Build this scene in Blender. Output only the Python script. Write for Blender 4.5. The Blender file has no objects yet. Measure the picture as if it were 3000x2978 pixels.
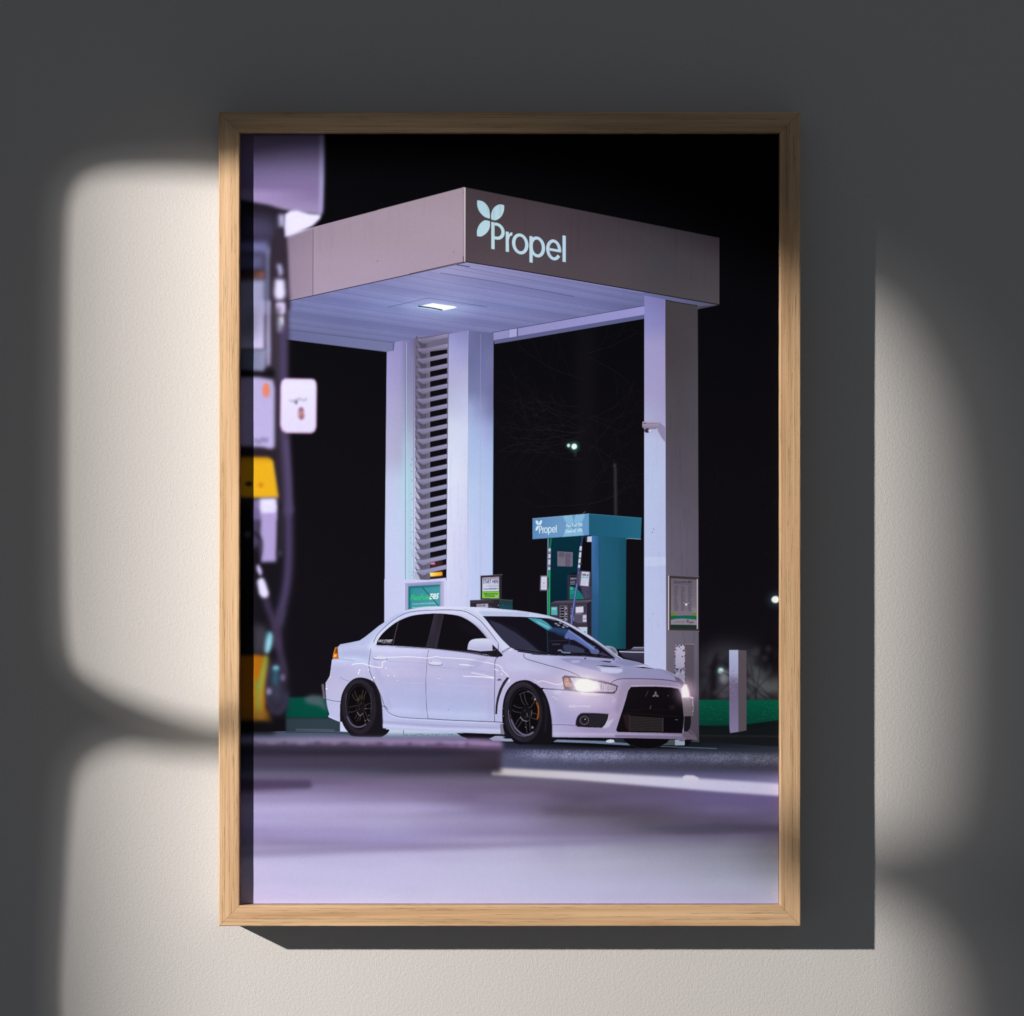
import bpy, math, random
import numpy as np
from mathutils import Vector

# ------------------------------------------------------------------ camera, world, lamps, exposure
scene = bpy.context.scene
COL = scene.collection
CAM_D = 3.0            # metres from camera to wall
MM = 0.0005            # metres on the wall per picture unit (picture is 1932 x 1917.7 units wide/high)

cam_data = bpy.data.cameras.new('camera')
cam_data.sensor_width = 36.0
cam_data.lens = 36.0 * CAM_D / (1932 * MM)
cam_data.clip_end = 50
cam = bpy.data.objects.new('camera', cam_data)
cam.location = (0, -CAM_D, 0)
cam.rotation_euler = (math.radians(90), 0, 0)
COL.objects.link(cam)
scene.camera = cam

world = bpy.data.worlds.new('World')
scene.world = world
world.use_nodes = True
wn = world.node_tree
bg = wn.nodes['Background']
bg.inputs['Color'].default_value = (0.93, 1.02, 1.14, 1)
bg.inputs['Strength'].default_value = 0.083

LAMP = Vector((-2.45, -2.035, 0.686))


def spot(name, power, radius, colour):
    d = bpy.data.lights.new(name, 'SPOT')
    d.energy = power
    d.shadow_soft_size = radius
    d.color = colour
    d.spot_size = math.radians(34)
    d.spot_blend = 0.1
    o = bpy.data.objects.new(name, d)
    o.location = LAMP
    o.rotation_euler = (Vector((-0.02, 0, -0.03)) - LAMP).to_track_quat('-Z', 'Y').to_euler()
    COL.objects.link(o)
    return o


spot('window_light', 500.0, 0.020, (1.0, 0.972, 0.936))
spot('penumbra_halo', 130.0, 0.046, (1.0, 0.980, 0.955))  # added second lamp at the same position, widens the soft shadow edges

scene.view_settings.view_transform = 'Standard'
scene.view_settings.look = 'None'
scene.view_settings.exposure = 0.0
scene.view_settings.gamma = 1.0
scene.cycles.use_denoising = True

DEPTH = 0.055          # how far the frame stands off the wall
RECESS = 0.0115        # how far the print lies behind the frame's face


def at(px, py, y=0.0):
    """measured position on the picture (1932 units) -> metres in the plane at depth y"""
    f = (CAM_D + y) / CAM_D
    return ((px - 966) * MM * f, (958.85 - py) * MM * f)


# ------------------------------------------------------------------ helpers
def tag(o, label=None, cat=None, group=None, kind=None):
    if label: o['label'] = label
    if cat: o['category'] = cat
    if group: o['group'] = group
    if kind: o['kind'] = kind
    return o


def mesh_obj(name, verts, faces, mat, parent=None):
    me = bpy.data.meshes.new(name)
    me.from_pydata(verts, [], faces)
    me.update()
    if mat: me.materials.append(mat)
    o = bpy.data.objects.new(name, me)
    COL.objects.link(o)
    if parent: o.parent = parent
    return o


def box(name, lo, hi, mat, parent=None):
    x0, y0, z0 = lo; x1, y1, z1 = hi
    v = [(x0, y0, z0), (x1, y0, z0), (x1, y1, z0), (x0, y1, z0), (x0, y0, z1), (x1, y0, z1), (x1, y1, z1), (x0, y1, z1)]
    f = [(0, 3, 2, 1), (4, 5, 6, 7), (0, 1, 5, 4), (1, 2, 6, 5), (2, 3, 7, 6), (3, 0, 4, 7)]
    return mesh_obj(name, v, f, mat, parent)


class NT:
    def __init__(self, name):
        self.m = bpy.data.materials.new(name)
        self.m.use_nodes = True
        self.t = self.m.node_tree
        self.b = self.t.nodes['Principled BSDF']

    def n(self, typ, **kw):
        nd = self.t.nodes.new(typ)
        for k, v in kw.items():
            if k.startswith('i_'):
                nd.inputs[k[2:].replace('_', ' ')].default_value = v
            else:
                setattr(nd, k, v)
        return nd

    def l(self, a, b):
        self.t.links.new(a, b)

    def ramp(self, src, stops):
        r = self.n('ShaderNodeValToRGB')
        e = r.color_ramp.elements
        while len(e) < len(stops): e.new(0.5)
        for el, (p, c) in zip(e, stops):
            el.position = p
            el.color = (c, c, c, 1) if not isinstance(c, tuple) else (*c, 1)
        self.l(src, r.inputs[0])
        return r.outputs[0]

    def mix(self, a, b, fac, mode='MIX'):
        m = self.n('ShaderNodeMix', data_type='RGBA', blend_type=mode)
        for s, v in ((6, a), (7, b), (0, fac)):
            if hasattr(v, 'is_linked') or hasattr(v, 'links'):
                self.l(v, m.inputs[s])
            else:
                m.inputs[s].default_value = (*v, 1) if isinstance(v, tuple) else v
        return m.outputs[2]


# ------------------------------------------------------------------ materials
def wall_material():
    k = NT('painted_plaster')
    tc = k.n('ShaderNodeTexCoord').outputs['Object']
    fine = k.n('ShaderNodeTexNoise', i_Scale=760.0, i_Detail=4.0, i_Roughness=0.6)
    mid = k.n('ShaderNodeTexNoise', i_Scale=330.0, i_Detail=3.0, i_Roughness=0.55)
    big = k.n('ShaderNodeTexNoise', i_Scale=2.2, i_Detail=3.0)
    for q in (fine, mid, big): k.l(tc, q.inputs['Vector'])
    pits = k.n('ShaderNodeTexVoronoi', i_Scale=26.0, i_Randomness=1.0)
    wob = k.n('ShaderNodeTexNoise', i_Scale=90.0, i_Detail=2.0)
    k.l(tc, wob.inputs['Vector'])
    ad = k.n('ShaderNodeMix', data_type='VECTOR'); ad.inputs[0].default_value = 0.02
    k.l(tc, ad.inputs[4]); k.l(wob.outputs['Color'], ad.inputs[5])
    k.l(ad.outputs[1], pits.inputs['Vector'])
    pit = k.ramp(pits.outputs['Distance'], [(0.0, 0.0), (0.035, 1.0)])
    hm = k.n('ShaderNodeMath', operation='MULTIPLY_ADD'); hm.inputs[1].default_value = 1.1
    k.l(mid.outputs['Fac'], hm.inputs[0]); k.l(fine.outputs['Fac'], hm.inputs[2])
    hp = k.n('ShaderNodeMath', operation='MULTIPLY_ADD'); hp.inputs[1].default_value = 0.35
    k.l(pit, hp.inputs[0]); k.l(hm.outputs[0], hp.inputs[2])
    bump = k.n('ShaderNodeBump', i_Strength=1.0, i_Distance=0.00031)
    k.l(hp.outputs[0], bump.inputs['Height'])
    k.l(bump.outputs[0], k.b.inputs['Normal'])
    tone = k.ramp(big.outputs['Fac'], [(0.3, (0.636, 0.597, 0.568)), (0.7, (0.666, 0.630, 0.602))])
    k.l(tone, k.b.inputs['Base Color'])
    k.b.inputs['Roughness'].default_value = 0.9
    k.b.inputs['Specular IOR Level'].default_value = 0.2
    return k.m


def oak_material():
    k = NT('oiled_oak')
    tc = k.n('ShaderNodeTexCoord').outputs['Object']
    oi = k.n('ShaderNodeObjectInfo')
    off = k.n('ShaderNodeVectorMath', operation='ADD')
    sc = k.n('ShaderNodeVectorMath', operation='SCALE'); sc.inputs['Scale'].default_value = 7.0
    k.l(oi.outputs['Location'], sc.inputs[0])
    k.l(tc, off.inputs[0]); k.l(sc.outputs[0], off.inputs[1])

    def stretched(sx, sy, sz, scale, detail, rough=0.6, dist=0.0):
        mp = k.n('ShaderNodeMapping'); mp.inputs['Scale'].default_value = (sx, sy, sz)
        k.l(off.outputs[0], mp.inputs['Vector'])
        t = k.n('ShaderNodeTexNoise', i_Scale=scale, i_Detail=detail, i_Roughness=rough, i_Distortion=dist)
        k.l(mp.outputs[0], t.inputs['Vector'])
        return t.outputs['Fac']
    broad = stretched(2.6, 120, 120, 1.0, 3.0, 0.6, 0.4)
    grain = stretched(10.0, 900, 900, 1.0, 3.0, 0.65, 0.1)
    pores = stretched(55.0, 1900, 1900, 1.0, 2.0, 0.5, 0.1)
    base = k.ramp(broad, [(0.30, (0.56, 0.325, 0.165)), (0.5, (0.68, 0.425, 0.23)), (0.72, (0.77, 0.51, 0.30))])
    g = k.ramp(grain, [(0.28, 0.72), (0.48, 0.97), (0.75, 1.08)])
    c1 = k.mix(base, g, 1.0, 'MULTIPLY')
    p = k.ramp(pores, [(0.36, 1.0), (0.43, 0.0)])
    clump = k.ramp(grain, [(0.36, 1.0), (0.56, 0.0)])
    pm = k.n('ShaderNodeMath', operation='MULTIPLY'); k.l(p, pm.inputs[0]); k.l(clump, pm.inputs[1])
    pm2 = k.n('ShaderNodeMath', operation='MULTIPLY'); k.l(pm.outputs[0], pm2.inputs[0]); pm2.inputs[1].default_value = 0.7
    c2 = k.mix(c1, (0.34, 0.19, 0.09), pm2.outputs[0])
    k.l(c2, k.b.inputs['Base Color'])
    hs = k.n('ShaderNodeMath', operation='SUBTRACT'); k.l(grain, hs.inputs[0]); k.l(pm.outputs[0], hs.inputs[1])
    bump = k.n('ShaderNodeBump', i_Strength=0.55, i_Distance=0.00025)
    k.l(hs.outputs[0], bump.inputs['Height']); k.l(bump.outputs[0], k.b.inputs['Normal'])
    k.b.inputs['Roughness'].default_value = 0.62
    k.b.inputs['Specular IOR Level'].default_value = 0.3
    return k.m


def print_material():
    k = NT('printed_paper')
    a = k.n('ShaderNodeAttribute', attribute_name='print_colour')
    k.l(a.outputs['Color'], k.b.inputs['Base Color'])
    k.b.inputs['Roughness'].default_value = 0.45
    k.b.inputs['Specular IOR Level'].default_value = 0.03
    return k.m


def plain(name, col, rough=0.8):
    k = NT(name)
    t = k.n('ShaderNodeTexNoise', i_Scale=60.0, i_Detail=3.0)
    c = k.ramp(t.outputs['Fac'], [(0.3, tuple(x * 0.93 for x in col)), (0.7, col)])
    k.l(c, k.b.inputs['Base Color'])
    k.b.inputs['Roughness'].default_value = rough
    return k.m


# ------------------------------------------------------------------ the wall
wall = box('wall', (-1.6, 0.0, -1.2), (1.6, 0.12, 1.2), wall_material())
tag(wall, kind='structure')

# ------------------------------------------------------------------ added, unseen board with a window-shaped opening (shapes the light)
def smooth_path(pts, closed=True, n=6):
    """Catmull-Rom through pts; a point given twice stays a corner"""
    P = [np.array(p, float) for p in pts]
    N = len(P); out = []
    rng = range(N if closed else N - 1)
    for i in rng:
        p1 = P[i]; p2 = P[(i + 1) % N]
        if np.allclose(p1, p2):
            continue
        p0 = P[(i - 1) % N] if closed or i > 0 else p1
        p3 = P[(i + 2) % N] if closed or i + 2 < N else p2
        for s in range(n):
            t = s / n
            out.append(0.5 * ((2 * p1) + (-p0 + p2) * t + (2 * p0 - 5 * p1 + 4 * p2 - p3) * t * t + (-p0 + 3 * p1 - 3 * p2 + p3) * t ** 3))
    if not closed: out.append(P[-1])
    return [tuple(p) for p in out]


OPENING = [(142, 700), (144, 480), (153, 372), (196, 332), (300, 326), (412, 332), (560, 345), (700, 330), (1000, 338), (1200, 366),
           (1400, 440), (1600, 545), (1655, 585), (1705, 665), (1748, 775), (1770, 910), (1780, 1040), (1780, 1300),
           (1770, 1480), (1738, 1560), (1657, 1584), (1590, 1604), (1545, 1636), (1590, 1668), (1657, 1698),
           (1720, 1730), (1765, 1810), (1782, 1950), (1770, 2140), (1500, 2200), (500, 2200), (190, 2150), (142, 1950), (146, 1700), (154, 1550),
           (166, 1468), (200, 1430), (257, 1414), (322, 1424), (412, 1430), (540, 1426), (628, 1412), (650, 1400), (628, 1388), (540, 1384),
           (412, 1366), (343, 1350), (258, 1320), (188, 1284), (148, 1228), (141, 1000)]


def board_point(p):
    """wall position -> where the ray from the lamp to it passes the card (an upright plane across the beam)"""
    x, z = at(*p)
    d = Vector((x, 0, z)) - LAMP
    t = (BOARD_O - LAMP).dot(BOARD_N) / d.dot(BOARD_N)
    q = LAMP + d * t
    return ((q - BOARD_O).dot(BOARD_U), q.z)


def ray_at(px, t):
    x, z = at(px, 958)
    return LAMP + (Vector((x, 0, z)) - LAMP) * t


_a = ray_at(150, 0.60); _b = ray_at(1802, 0.37)
BOARD_U = Vector((_b.x - _a.x, _b.y - _a.y, 0)).normalized()
BOARD_N = Vector((BOARD_U.y, -BOARD_U.x, 0))
BOARD_O = Vector((_a.x, _a.y, 0))


def tri_fill(outer, holes):
    from mathutils.geometry import tessellate_polygon
    loops = [[Vector((x, z, 0)) for x, z in outer]] + [[Vector((x, z, 0)) for x, z in h] for h in holes]
    return tessellate_polygon(loops)


H = [board_point(p) for p in smooth_path(OPENING, True, 4)]
_us = [p[0] for p in H]; _zs = [p[1] for p in H]
bx0, bx1, bz0, bz1 = min(_us) - .35, max(_us) + .35, min(_zs) - .3, max(_zs) + .4
outer = [(bx0, bz0), (bx1, bz0), (bx1, bz1), (bx0, bz1)]
tris = tri_fill(outer, [H])
allp = outer + H
TH = 0.002
def board_xyz(u, z, off):
    q = BOARD_O + BOARD_U * u + BOARD_N * off
    return (q.x, q.y, z)


verts = [board_xyz(x, z, 0) for x, z in allp] + [board_xyz(x, z, TH) for x, z in allp]
N0 = len(allp)
faces = [tuple(t) for t in tris] + [tuple(i + N0 for i in reversed(t)) for t in tris]
for ring in ([0, 1, 2, 3], list(range(4, N0))):
    for a, b in zip(ring, ring[1:] + ring[:1]):
        faces.append((a, b, b + N0, a + N0))
board = mesh_obj('cutout_board', verts, faces, plain('grey_card', (0.22, 0.22, 0.22)))
tag(board, 'added grey card with a rounded opening, out of view, shaping the light on the wall', 'light board')

# an added, unseen smaller card close to the lamp softens the left edge of the beam
def flag_point(px, py, t, off=0.0):
    x, z = at(px, py)
    d = Vector((x, 0, z)) - LAMP
    n = (Vector((-0.2, 0, 0)) - LAMP); n.z = 0; n.normalize()
    o = LAMP + n * 0.56
    q = LAMP + d * ((o - LAMP).dot(n) / d.dot(n))
    return tuple(q + n * off)


_fl = [(-900, -900), (158, -900), (158, 1300), (226, 1900), (256, 2900), (-900, 2900)]
fv = [flag_point(x, y, .2) for x, y in _fl] + [flag_point(x, y, .2, .002) for x, y in _fl]
ff_ = [(0, 1, 2, 3, 4, 5), (11, 10, 9, 8, 7, 6)] + [(i, i + 6, (i + 1) % 6 + 6, (i + 1) % 6) for i in range(6)]
flag = mesh_obj('edge_card', fv, ff_, plain('black_card', (0.05, 0.05, 0.05)))
tag(flag, 'added narrow black card with a slanting edge, out of view, dimming the left side of the beam', 'light board')

# ------------------------------------------------------------------ the frame
FX0, FX1, FY0, FY1 = 412.6, 1510.7, 211.3, 1747.8
IX0, IX1, IY0, IY1 = 452.0, 1473.0, 251.4, 1708.2
ox0, oz1 = at(FX0, FY0, -DEPTH); ox1, oz0 = at(FX1, FY1, -DEPTH)
ix0, iz1 = at(IX0, IY0, -DEPTH); ix1, iz0 = at(IX1, IY1, -DEPTH)
fcx, fcz = (ox0 + ox1) / 2, (oz0 + oz1) / 2
OW, OH = ox1 - ox0, oz1 - oz0
RW = ((ix0 - ox0) + (ox1 - ix1) + (oz1 - iz1) + (iz0 - oz0)) / 4

frame = bpy.data.objects.new('picture_frame', None)
frame.empty_display_size = 0.1
frame.location = (fcx, 0, fcz)
COL.objects.link(frame)
tag(frame, 'slim light oak frame holding a night car print, hung on the sunlit wall', 'picture frame')
OAK = oak_material()
OAK_SIDE = plain('bounce_greyed_side', (0.40, 0.35, 0.30))  # outer sides greyed to keep orange bounce light off the wall


def make_rail(length, loc, rot, seed):
    """mitred moulding: local x along the rail, local z = 0 at the outer edge growing towards the opening"""
    e = 0.0009
    prof = [(0.0, -0.0006), (0.0, -DEPTH + e), (e * 0.3, -DEPTH + e * 0.3), (e, -DEPTH), (RW - e, -DEPTH),
            (RW - e * 0.3, -DEPTH + e * 0.3), (RW, -DEPTH + e), (RW, -0.0006)]
    g = 0.00012
    rng = random.Random(seed)
    NS = 60
    v = []; f = []
    n = len(prof)
    for s in range(NS + 1):
        t = s / NS * 2 - 1
        j0 = rng.uniform(-1, 1) * 0.00010; j1 = rng.uniform(-1, 1) * 0.00012
        for q, (w, y) in enumerate(prof):
            hl = length / 2 - w - g
            jj = 0 if s in (0, NS) else (j0 if q < 4 else j1)
            v.append((t * hl, y, w + jj))
    for s in range(NS):
        for q in range(n):
            a = s * n + q; b = s * n + (q + 1) % n
            f.append((a, b, b + n, a + n))
    f.append(tuple(range(n - 1, -1, -1)))
    f.append(tuple(NS * n + q for q in range(n)))
    o = mesh_obj('rail', v, f, OAK, frame)
    o.data.materials.append(OAK_SIDE)
    for p_ in o.data.polygons:
        if p_.index < NS * n and p_.index % n == 0: p_.material_index = 1
    o.location = loc
    o.rotation_euler = (0, rot, 0)
    return o


make_rail(OW, (0, 0, -OH / 2), 0.0, 1)                       # bottom
make_rail(OW, (0, 0, OH / 2), math.pi, 2)                    # top
make_rail(OH, (-OW / 2, 0, 0), math.pi / 2, 3)               # left  (local z -> +x)
make_rail(OH, (OW / 2, 0, 0), -math.pi / 2, 4)               # right (local z -> -x)
bk = box('backing_board', (-OW / 2 + RW + .0006, -0.012, -OH / 2 + RW + .0006), (OW / 2 - RW - .0006, -0.008, OH / 2 - RW - .0006),
         plain('brown_fibreboard', (0.30, 0.20, 0.12)), frame)

# ------------------------------------------------------------------ the picture on the print, drawn as inks on paper
R = 0.72                                  # raster cells per source unit (the picture is 3000 x 2978 source units)
PX0, PY0, PX1, PY1 = 696.0, 384.0, 2296.0, 2660.0
CW, CH = int((PX1 - PX0) * R), int((PY1 - PY0) * R)
CV = np.zeros((CH, CW, 3), np.float32)
SUB = 4


def conv1(a, k, ax):
    r = len(k) // 2
    pad = [(0, 0)] * a.ndim; pad[ax] = (r, r)
    b = np.pad(a, pad, mode='edge')
    out = np.zeros_like(a)
    n = a.shape[ax]
    for i, w in enumerate(k):
        sl = [slice(None)] * a.ndim; sl[ax] = slice(i, i + n)
        out += w * b[tuple(sl)]
    return out


def gauss(a, s):
    if s < 0.2: return a
    if s > 6:                             # coarse grid for wide blurs
        q = int(s // 3)
        h, w = a.shape[:2]
        hh, ww = -(-h // q) * q, -(-w // q) * q
        b = np.pad(a, [(0, hh - h), (0, ww - w)] + [(0, 0)] * (a.ndim - 2), mode='edge')
        b = b.reshape(hh // q, q, ww // q, q, *a.shape[2:]).mean((1, 3))
        b = gauss(b, s / q)
        yi = np.clip((np.arange(h) + .5) / q - .5, 0, hh // q - 1); xi = np.clip((np.arange(w) + .5) / q - .5, 0, ww // q - 1)
        y0 = yi.astype(int); x0 = xi.astype(int); y1 = np.minimum(y0 + 1, hh // q - 1); x1 = np.minimum(x0 + 1, ww // q - 1)
        fy = (yi - y0)[:, None]; fx = (xi - x0)[None, :]
        if a.ndim == 3: fy = fy[..., None]; fx = fx[..., None]
        return (b[y0][:, x0] * (1 - fy) * (1 - fx) + b[y1][:, x0] * fy * (1 - fx) + b[y0][:, x1] * (1 - fy) * fx + b[y1][:, x1] * fy * fx).astype(np.float32)
    r = max(1, int(math.ceil(2.6 * s)))
    x = np.arange(-r, r + 1)
    k = np.exp(-x * x / (2 * s * s)); k /= k.sum()
    return conv1(conv1(a, k.astype(np.float32), 0), k.astype(np.float32), 1)


def cover(loops, pad):
    """antialiased even-odd coverage of polygon loops given in cells; returns mask and its corner"""
    allp = np.concatenate([np.asarray(l, float) for l in loops])
    x0 = max(0, int(math.floor(allp[:, 0].min())) - pad); x1 = min(CW, int(math.ceil(allp[:, 0].max())) + pad + 1)
    y0 = max(0, int(math.floor(allp[:, 1].min())) - pad); y1 = min(CH, int(math.ceil(allp[:, 1].max())) + pad + 1)
    if x1 <= x0 or y1 <= y0: return None
    w, h = x1 - x0, y1 - y0
    M = np.zeros((h, w + 2), np.float64)
    E = []
    for l in loops:
        a = np.asarray(l, float); b = np.roll(a, -1, 0)
        E.append(np.hstack([a, b]))
    E = np.concatenate(E)
    keep = E[:, 1] != E[:, 3]
    E = E[keep]
    lo = np.minimum(E[:, 1], E[:, 3]); hi = np.maximum(E[:, 1], E[:, 3])
    sl = (E[:, 2] - E[:, 0]) / (E[:, 3] - E[:, 1])
    ya = max(y0, int(math.floor(lo.min()))) if len(lo) else y0
    yb_ = min(y1, int(math.ceil(hi.max())) + 1) if len(hi) else y0
    for yy in range(ya, yb_):
        row = M[yy - y0]
        for s in range(SUB):
            y = yy + (s + .5) / SUB
            m = (lo <= y) & (hi > y)
            if not m.any(): continue
            xs = np.sort(E[m, 0] + (y - E[m, 1]) * sl[m]) - x0
            xs = np.clip(xs, 0, w)
            for q in range(0, len(xs) - 1, 2):
                a, b = xs[q], xs[q + 1]
                for e, sg in ((a, 1.0), (b, -1.0)):      # difference array with fractional ends
                    i = int(e); fr = e - i
                    row[i] += sg * (1 - fr) / SUB; row[i + 1] += sg * fr / SUB
    M = np.cumsum(M, 1)[:, :w]
    return np.clip(M, 0, 1).astype(np.float32), x0, y0


def C(*c): return np.array(c, np.float32) / 255.0


def grid_xy(x0, y0, h, w):
    X = (np.arange(x0, x0 + w) + .5) / R + PX0
    Y = (np.arange(y0, y0 + h) + .5) / R + PY0
    return X[None, :], Y[:, None]


def colour_field(col, x0, y0, h, w):
    if callable(col):
        X, Y = grid_xy(x0, y0, h, w)
        return col(X, Y)
    return np.asarray(col, np.float32) / 255.0


def lin(p0, c0, p1, c1, *more):
    """gradient between two points (source units), more stops as (t, c)"""
    p0 = np.array(p0, float); d = np.array(p1, float) - p0; L = (d * d).sum()
    st = sorted([(0.0, c0), (1.0, c1)] + list(more), key=lambda s: s[0])
    ts = [s[0] for s in st]; cs = np.array([s[1] for s in st], float) / 255
    def f(X, Y):
        t = ((X - p0[0]) * d[0] + (Y - p0[1]) * d[1]) / L
        return np.stack([np.interp(t, ts, cs[:, k]) for k in range(3)], -1).astype(np.float32)
    return f


def field(xs, ys, rows):
    """smooth colour grid: rows[j][i] is the colour at xs[i], ys[j]"""
    A = np.array(rows, float) / 255
    xs = np.array(xs, float); ys = np.array(ys, float)
    def f(X, Y):
        def w(v, g):
            v = np.clip(v, g[0], g[-1]); i = np.clip(np.searchsorted(g, v, side='right') - 1, 0, len(g) - 2)
            t = (v - g[i]) / (g[i + 1] - g[i]); return i, t * t * (3 - 2 * t) * .5 + t * .5
        i, tx = w(X.ravel(), xs); j, ty = w(Y.ravel(), ys)
        a = A[j][:, i] * (1 - tx)[None, :, None] + A[j][:, i + 1] * tx[None, :, None]
        b = A[j + 1][:, i] * (1 - tx)[None, :, None] + A[j + 1][:, i + 1] * tx[None, :, None]
        return (a * (1 - ty)[:, None, None] + b * ty[:, None, None]).astype(np.float32)
    return f


CLIP = [None]
BK = [1.0]             # blur multiplier for out-of-focus things


def lay(mask, x0, y0, col, alpha=1.0):
    h, w = mask.shape
    if CLIP[0] is not None: mask = mask * CLIP[0][y0:y0 + h, x0:x0 + w]
    m = (mask * alpha)[..., None]
    V = CV[y0:y0 + h, x0:x0 + w]
    V += (colour_field(col, x0, y0, h, w) - V) * m


def add(mask, x0, y0, col, alpha=1.0):
    h, w = mask.shape
    V = CV[y0:y0 + h, x0:x0 + w]
    V += (1 - V) * (np.asarray(col, np.float32) / 255) * (mask * alpha)[..., None]


class Ref:
    """drawing in the units of one measured region: origin and enlargement"""
    def __init__(s, ox, oy, sc):
        s.ox, s.oy, s.sc = ox, oy, sc

    def pt(s, p):
        return ((s.ox + p[0] / s.sc - PX0) * R, (s.oy + p[1] / s.sc - PY0) * R)

    def src(s, p):
        return (s.ox + p[0] / s.sc, s.oy + p[1] / s.sc)

    def poly(s, pts, col, blur=0.0, a=1.0, sm=False, glow=False, holes=()):
        """blur in source units"""
        L = [smooth_path(pts, True, 8) if sm else pts] + [smooth_path(h, True, 8) if sm else h for h in holes]
        L = [[s.pt(p) for p in l] for l in L]
        bl = blur * R * BK[0]
        r = cover(L, int(3 * bl) + 1)
        if r is None: return
        m, x0, y0 = r
        if bl > 0.2: m = gauss(m, bl)
        (add if glow else lay)(m, x0, y0, col, a)

    def ell(s, cx, cy, rx, ry, col, blur=0.0, a=1.0, rot=0.0, glow=False, ring=None, arc=None):
        n = 40; t = np.arange(n) * 2 * np.pi / n; c, q = math.cos(rot), math.sin(rot)
        def el(ax, ay): return [(cx + ax * math.cos(u) * c - ay * math.sin(u) * q, cy + ax * math.cos(u) * q + ay * math.sin(u) * c) for u in t]
        s.poly(el(rx, ry), col, blur, a, glow=glow, holes=[el(rx - ring, ry - ring)] if ring else ())

    def line(s, pts, w, col, a=1.0, blur=0.0, sm=True, glow=False):
        """w in source units"""
        P = smooth_path(pts, False, 8) if sm and len(pts) > 2 else pts
        P = np.array([s.pt(p) for p in P]); hw = w * R / 2; bl = blur * R * BK[0]
        pad = int(hw + 2 + 3 * bl)
        x0 = max(0, int(P[:, 0].min()) - pad); x1 = min(CW, int(P[:, 0].max()) + pad + 1)
        y0 = max(0, int(P[:, 1].min()) - pad); y1 = min(CH, int(P[:, 1].max()) + pad + 1)
        if x1 <= x0 or y1 <= y0: return
        D = np.full((y1 - y0, x1 - x0), 1e9, np.float32)
        for A_, B_ in zip(P[:-1], P[1:]):
            gx0 = max(x0, int(min(A_[0], B_[0])) - pad); gx1 = min(x1, int(max(A_[0], B_[0])) + pad + 1)
            gy0 = max(y0, int(min(A_[1], B_[1])) - pad); gy1 = min(y1, int(max(A_[1], B_[1])) + pad + 1)
            if gx1 <= gx0 or gy1 <= gy0: continue
            X = np.arange(gx0, gx1)[None, :] + .5; Y = np.arange(gy0, gy1)[:, None] + .5
            d = B_ - A_; LL = float((d * d).sum()) or 1e-9
            t = np.clip(((X - A_[0]) * d[0] + (Y - A_[1]) * d[1]) / LL, 0, 1)
            dd = np.hypot(X - A_[0] - t * d[0], Y - A_[1] - t * d[1])
            sub = D[gy0 - y0:gy1 - y0, gx0 - x0:gx1 - x0]
            np.minimum(sub, dd, out=sub)
        m = np.clip(hw - D + .5, 0, 1) if hw >= .5 else np.clip(1 - D, 0, 1) * (2 * hw)
        m = m.astype(np.float32)
        if bl > .2: m = gauss(m, bl)
        (add if glow else lay)(m, x0, y0, col, a)

    def mask(s, pts, sm=False):
        r = cover([[s.pt(p) for p in (smooth_path(pts, True, 8) if sm else pts)]], 1)
        M = np.zeros((CH, CW), np.float32)
        m, x0, y0 = r
        M[y0:y0 + m.shape[0], x0:x0 + m.shape[1]] = m
        return M

    def text(s, txt, x, y, h, col, wx=1.0, slope=0.0, lean=0.0, a=1.0, bold=0.0, width=None):
        """baseline start (x, y), cap height h, width fitted when given; slope = rise of the baseline, lean = italics"""
        T = text_tris(txt, bold)
        if T is None: return
        tris, tw, th = T
        sy = h / 0.69
        sx = width / tw if width else sy * wx
        mats = []
        A = None
        pts = tris.reshape(-1, 2)
        X = x + pts[:, 0] * sx + pts[:, 1] * sy * lean
        Y = y - pts[:, 1] * sy + pts[:, 0] * sx * slope
        Q = np.stack([(s.ox + X / s.sc - PX0) * R, (s.oy + Y / s.sc - PY0) * R], -1).reshape(-1, 3, 2)
        x0 = max(0, int(Q[..., 0].min()) - 1); x1 = min(CW, int(Q[..., 0].max()) + 2)
        y0 = max(0, int(Q[..., 1].min()) - 1); y1 = min(CH, int(Q[..., 1].max()) + 2)
        if x1 <= x0 or y1 <= y0: return
        M = np.zeros((y1 - y0, x1 - x0), np.float32)
        for t in Q:
            r = cover([t], 1)
            if r is None: continue
            m, a0, b0 = r
            ya, yb2 = max(b0, y0), min(b0 + m.shape[0], y1); xa, xb = max(a0, x0), min(a0 + m.shape[1], x1)
            if ya < yb2 and xa < xb: M[ya - y0:yb2 - y0, xa - x0:xb - x0] += m[ya - b0:yb2 - b0, xa - a0:xb - a0]
        lay(np.clip(M, 0, 1), x0, y0, col, a)


_tc = {}


def text_tris(txt, bold):
    if (txt, bold) in _tc: return _tc[(txt, bold)]
    cu = bpy.data.curves.new('lettering', 'FONT')
    cu.body = txt; cu.size = 1.0; cu.resolution_u = 3; cu.offset = bold
    ob = bpy.data.objects.new('lettering', cu)
    me = ob.to_mesh()
    if me is None or len(me.vertices) == 0:
        r = None
    else:
        me.calc_loop_triangles()
        V = np.array([v.co[:2] for v in me.vertices])
        T = np.array([t.vertices[:] for t in me.loop_triangles])
        V[:, 0] -= V[:, 0].min()
        r = (V[T], V[:, 0].max(), V[:, 1].max())
    ob.to_mesh_clear()
    bpy.data.objects.remove(ob); bpy.data.curves.remove(cu)
    _tc[(txt, bold)] = r
    return r


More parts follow.
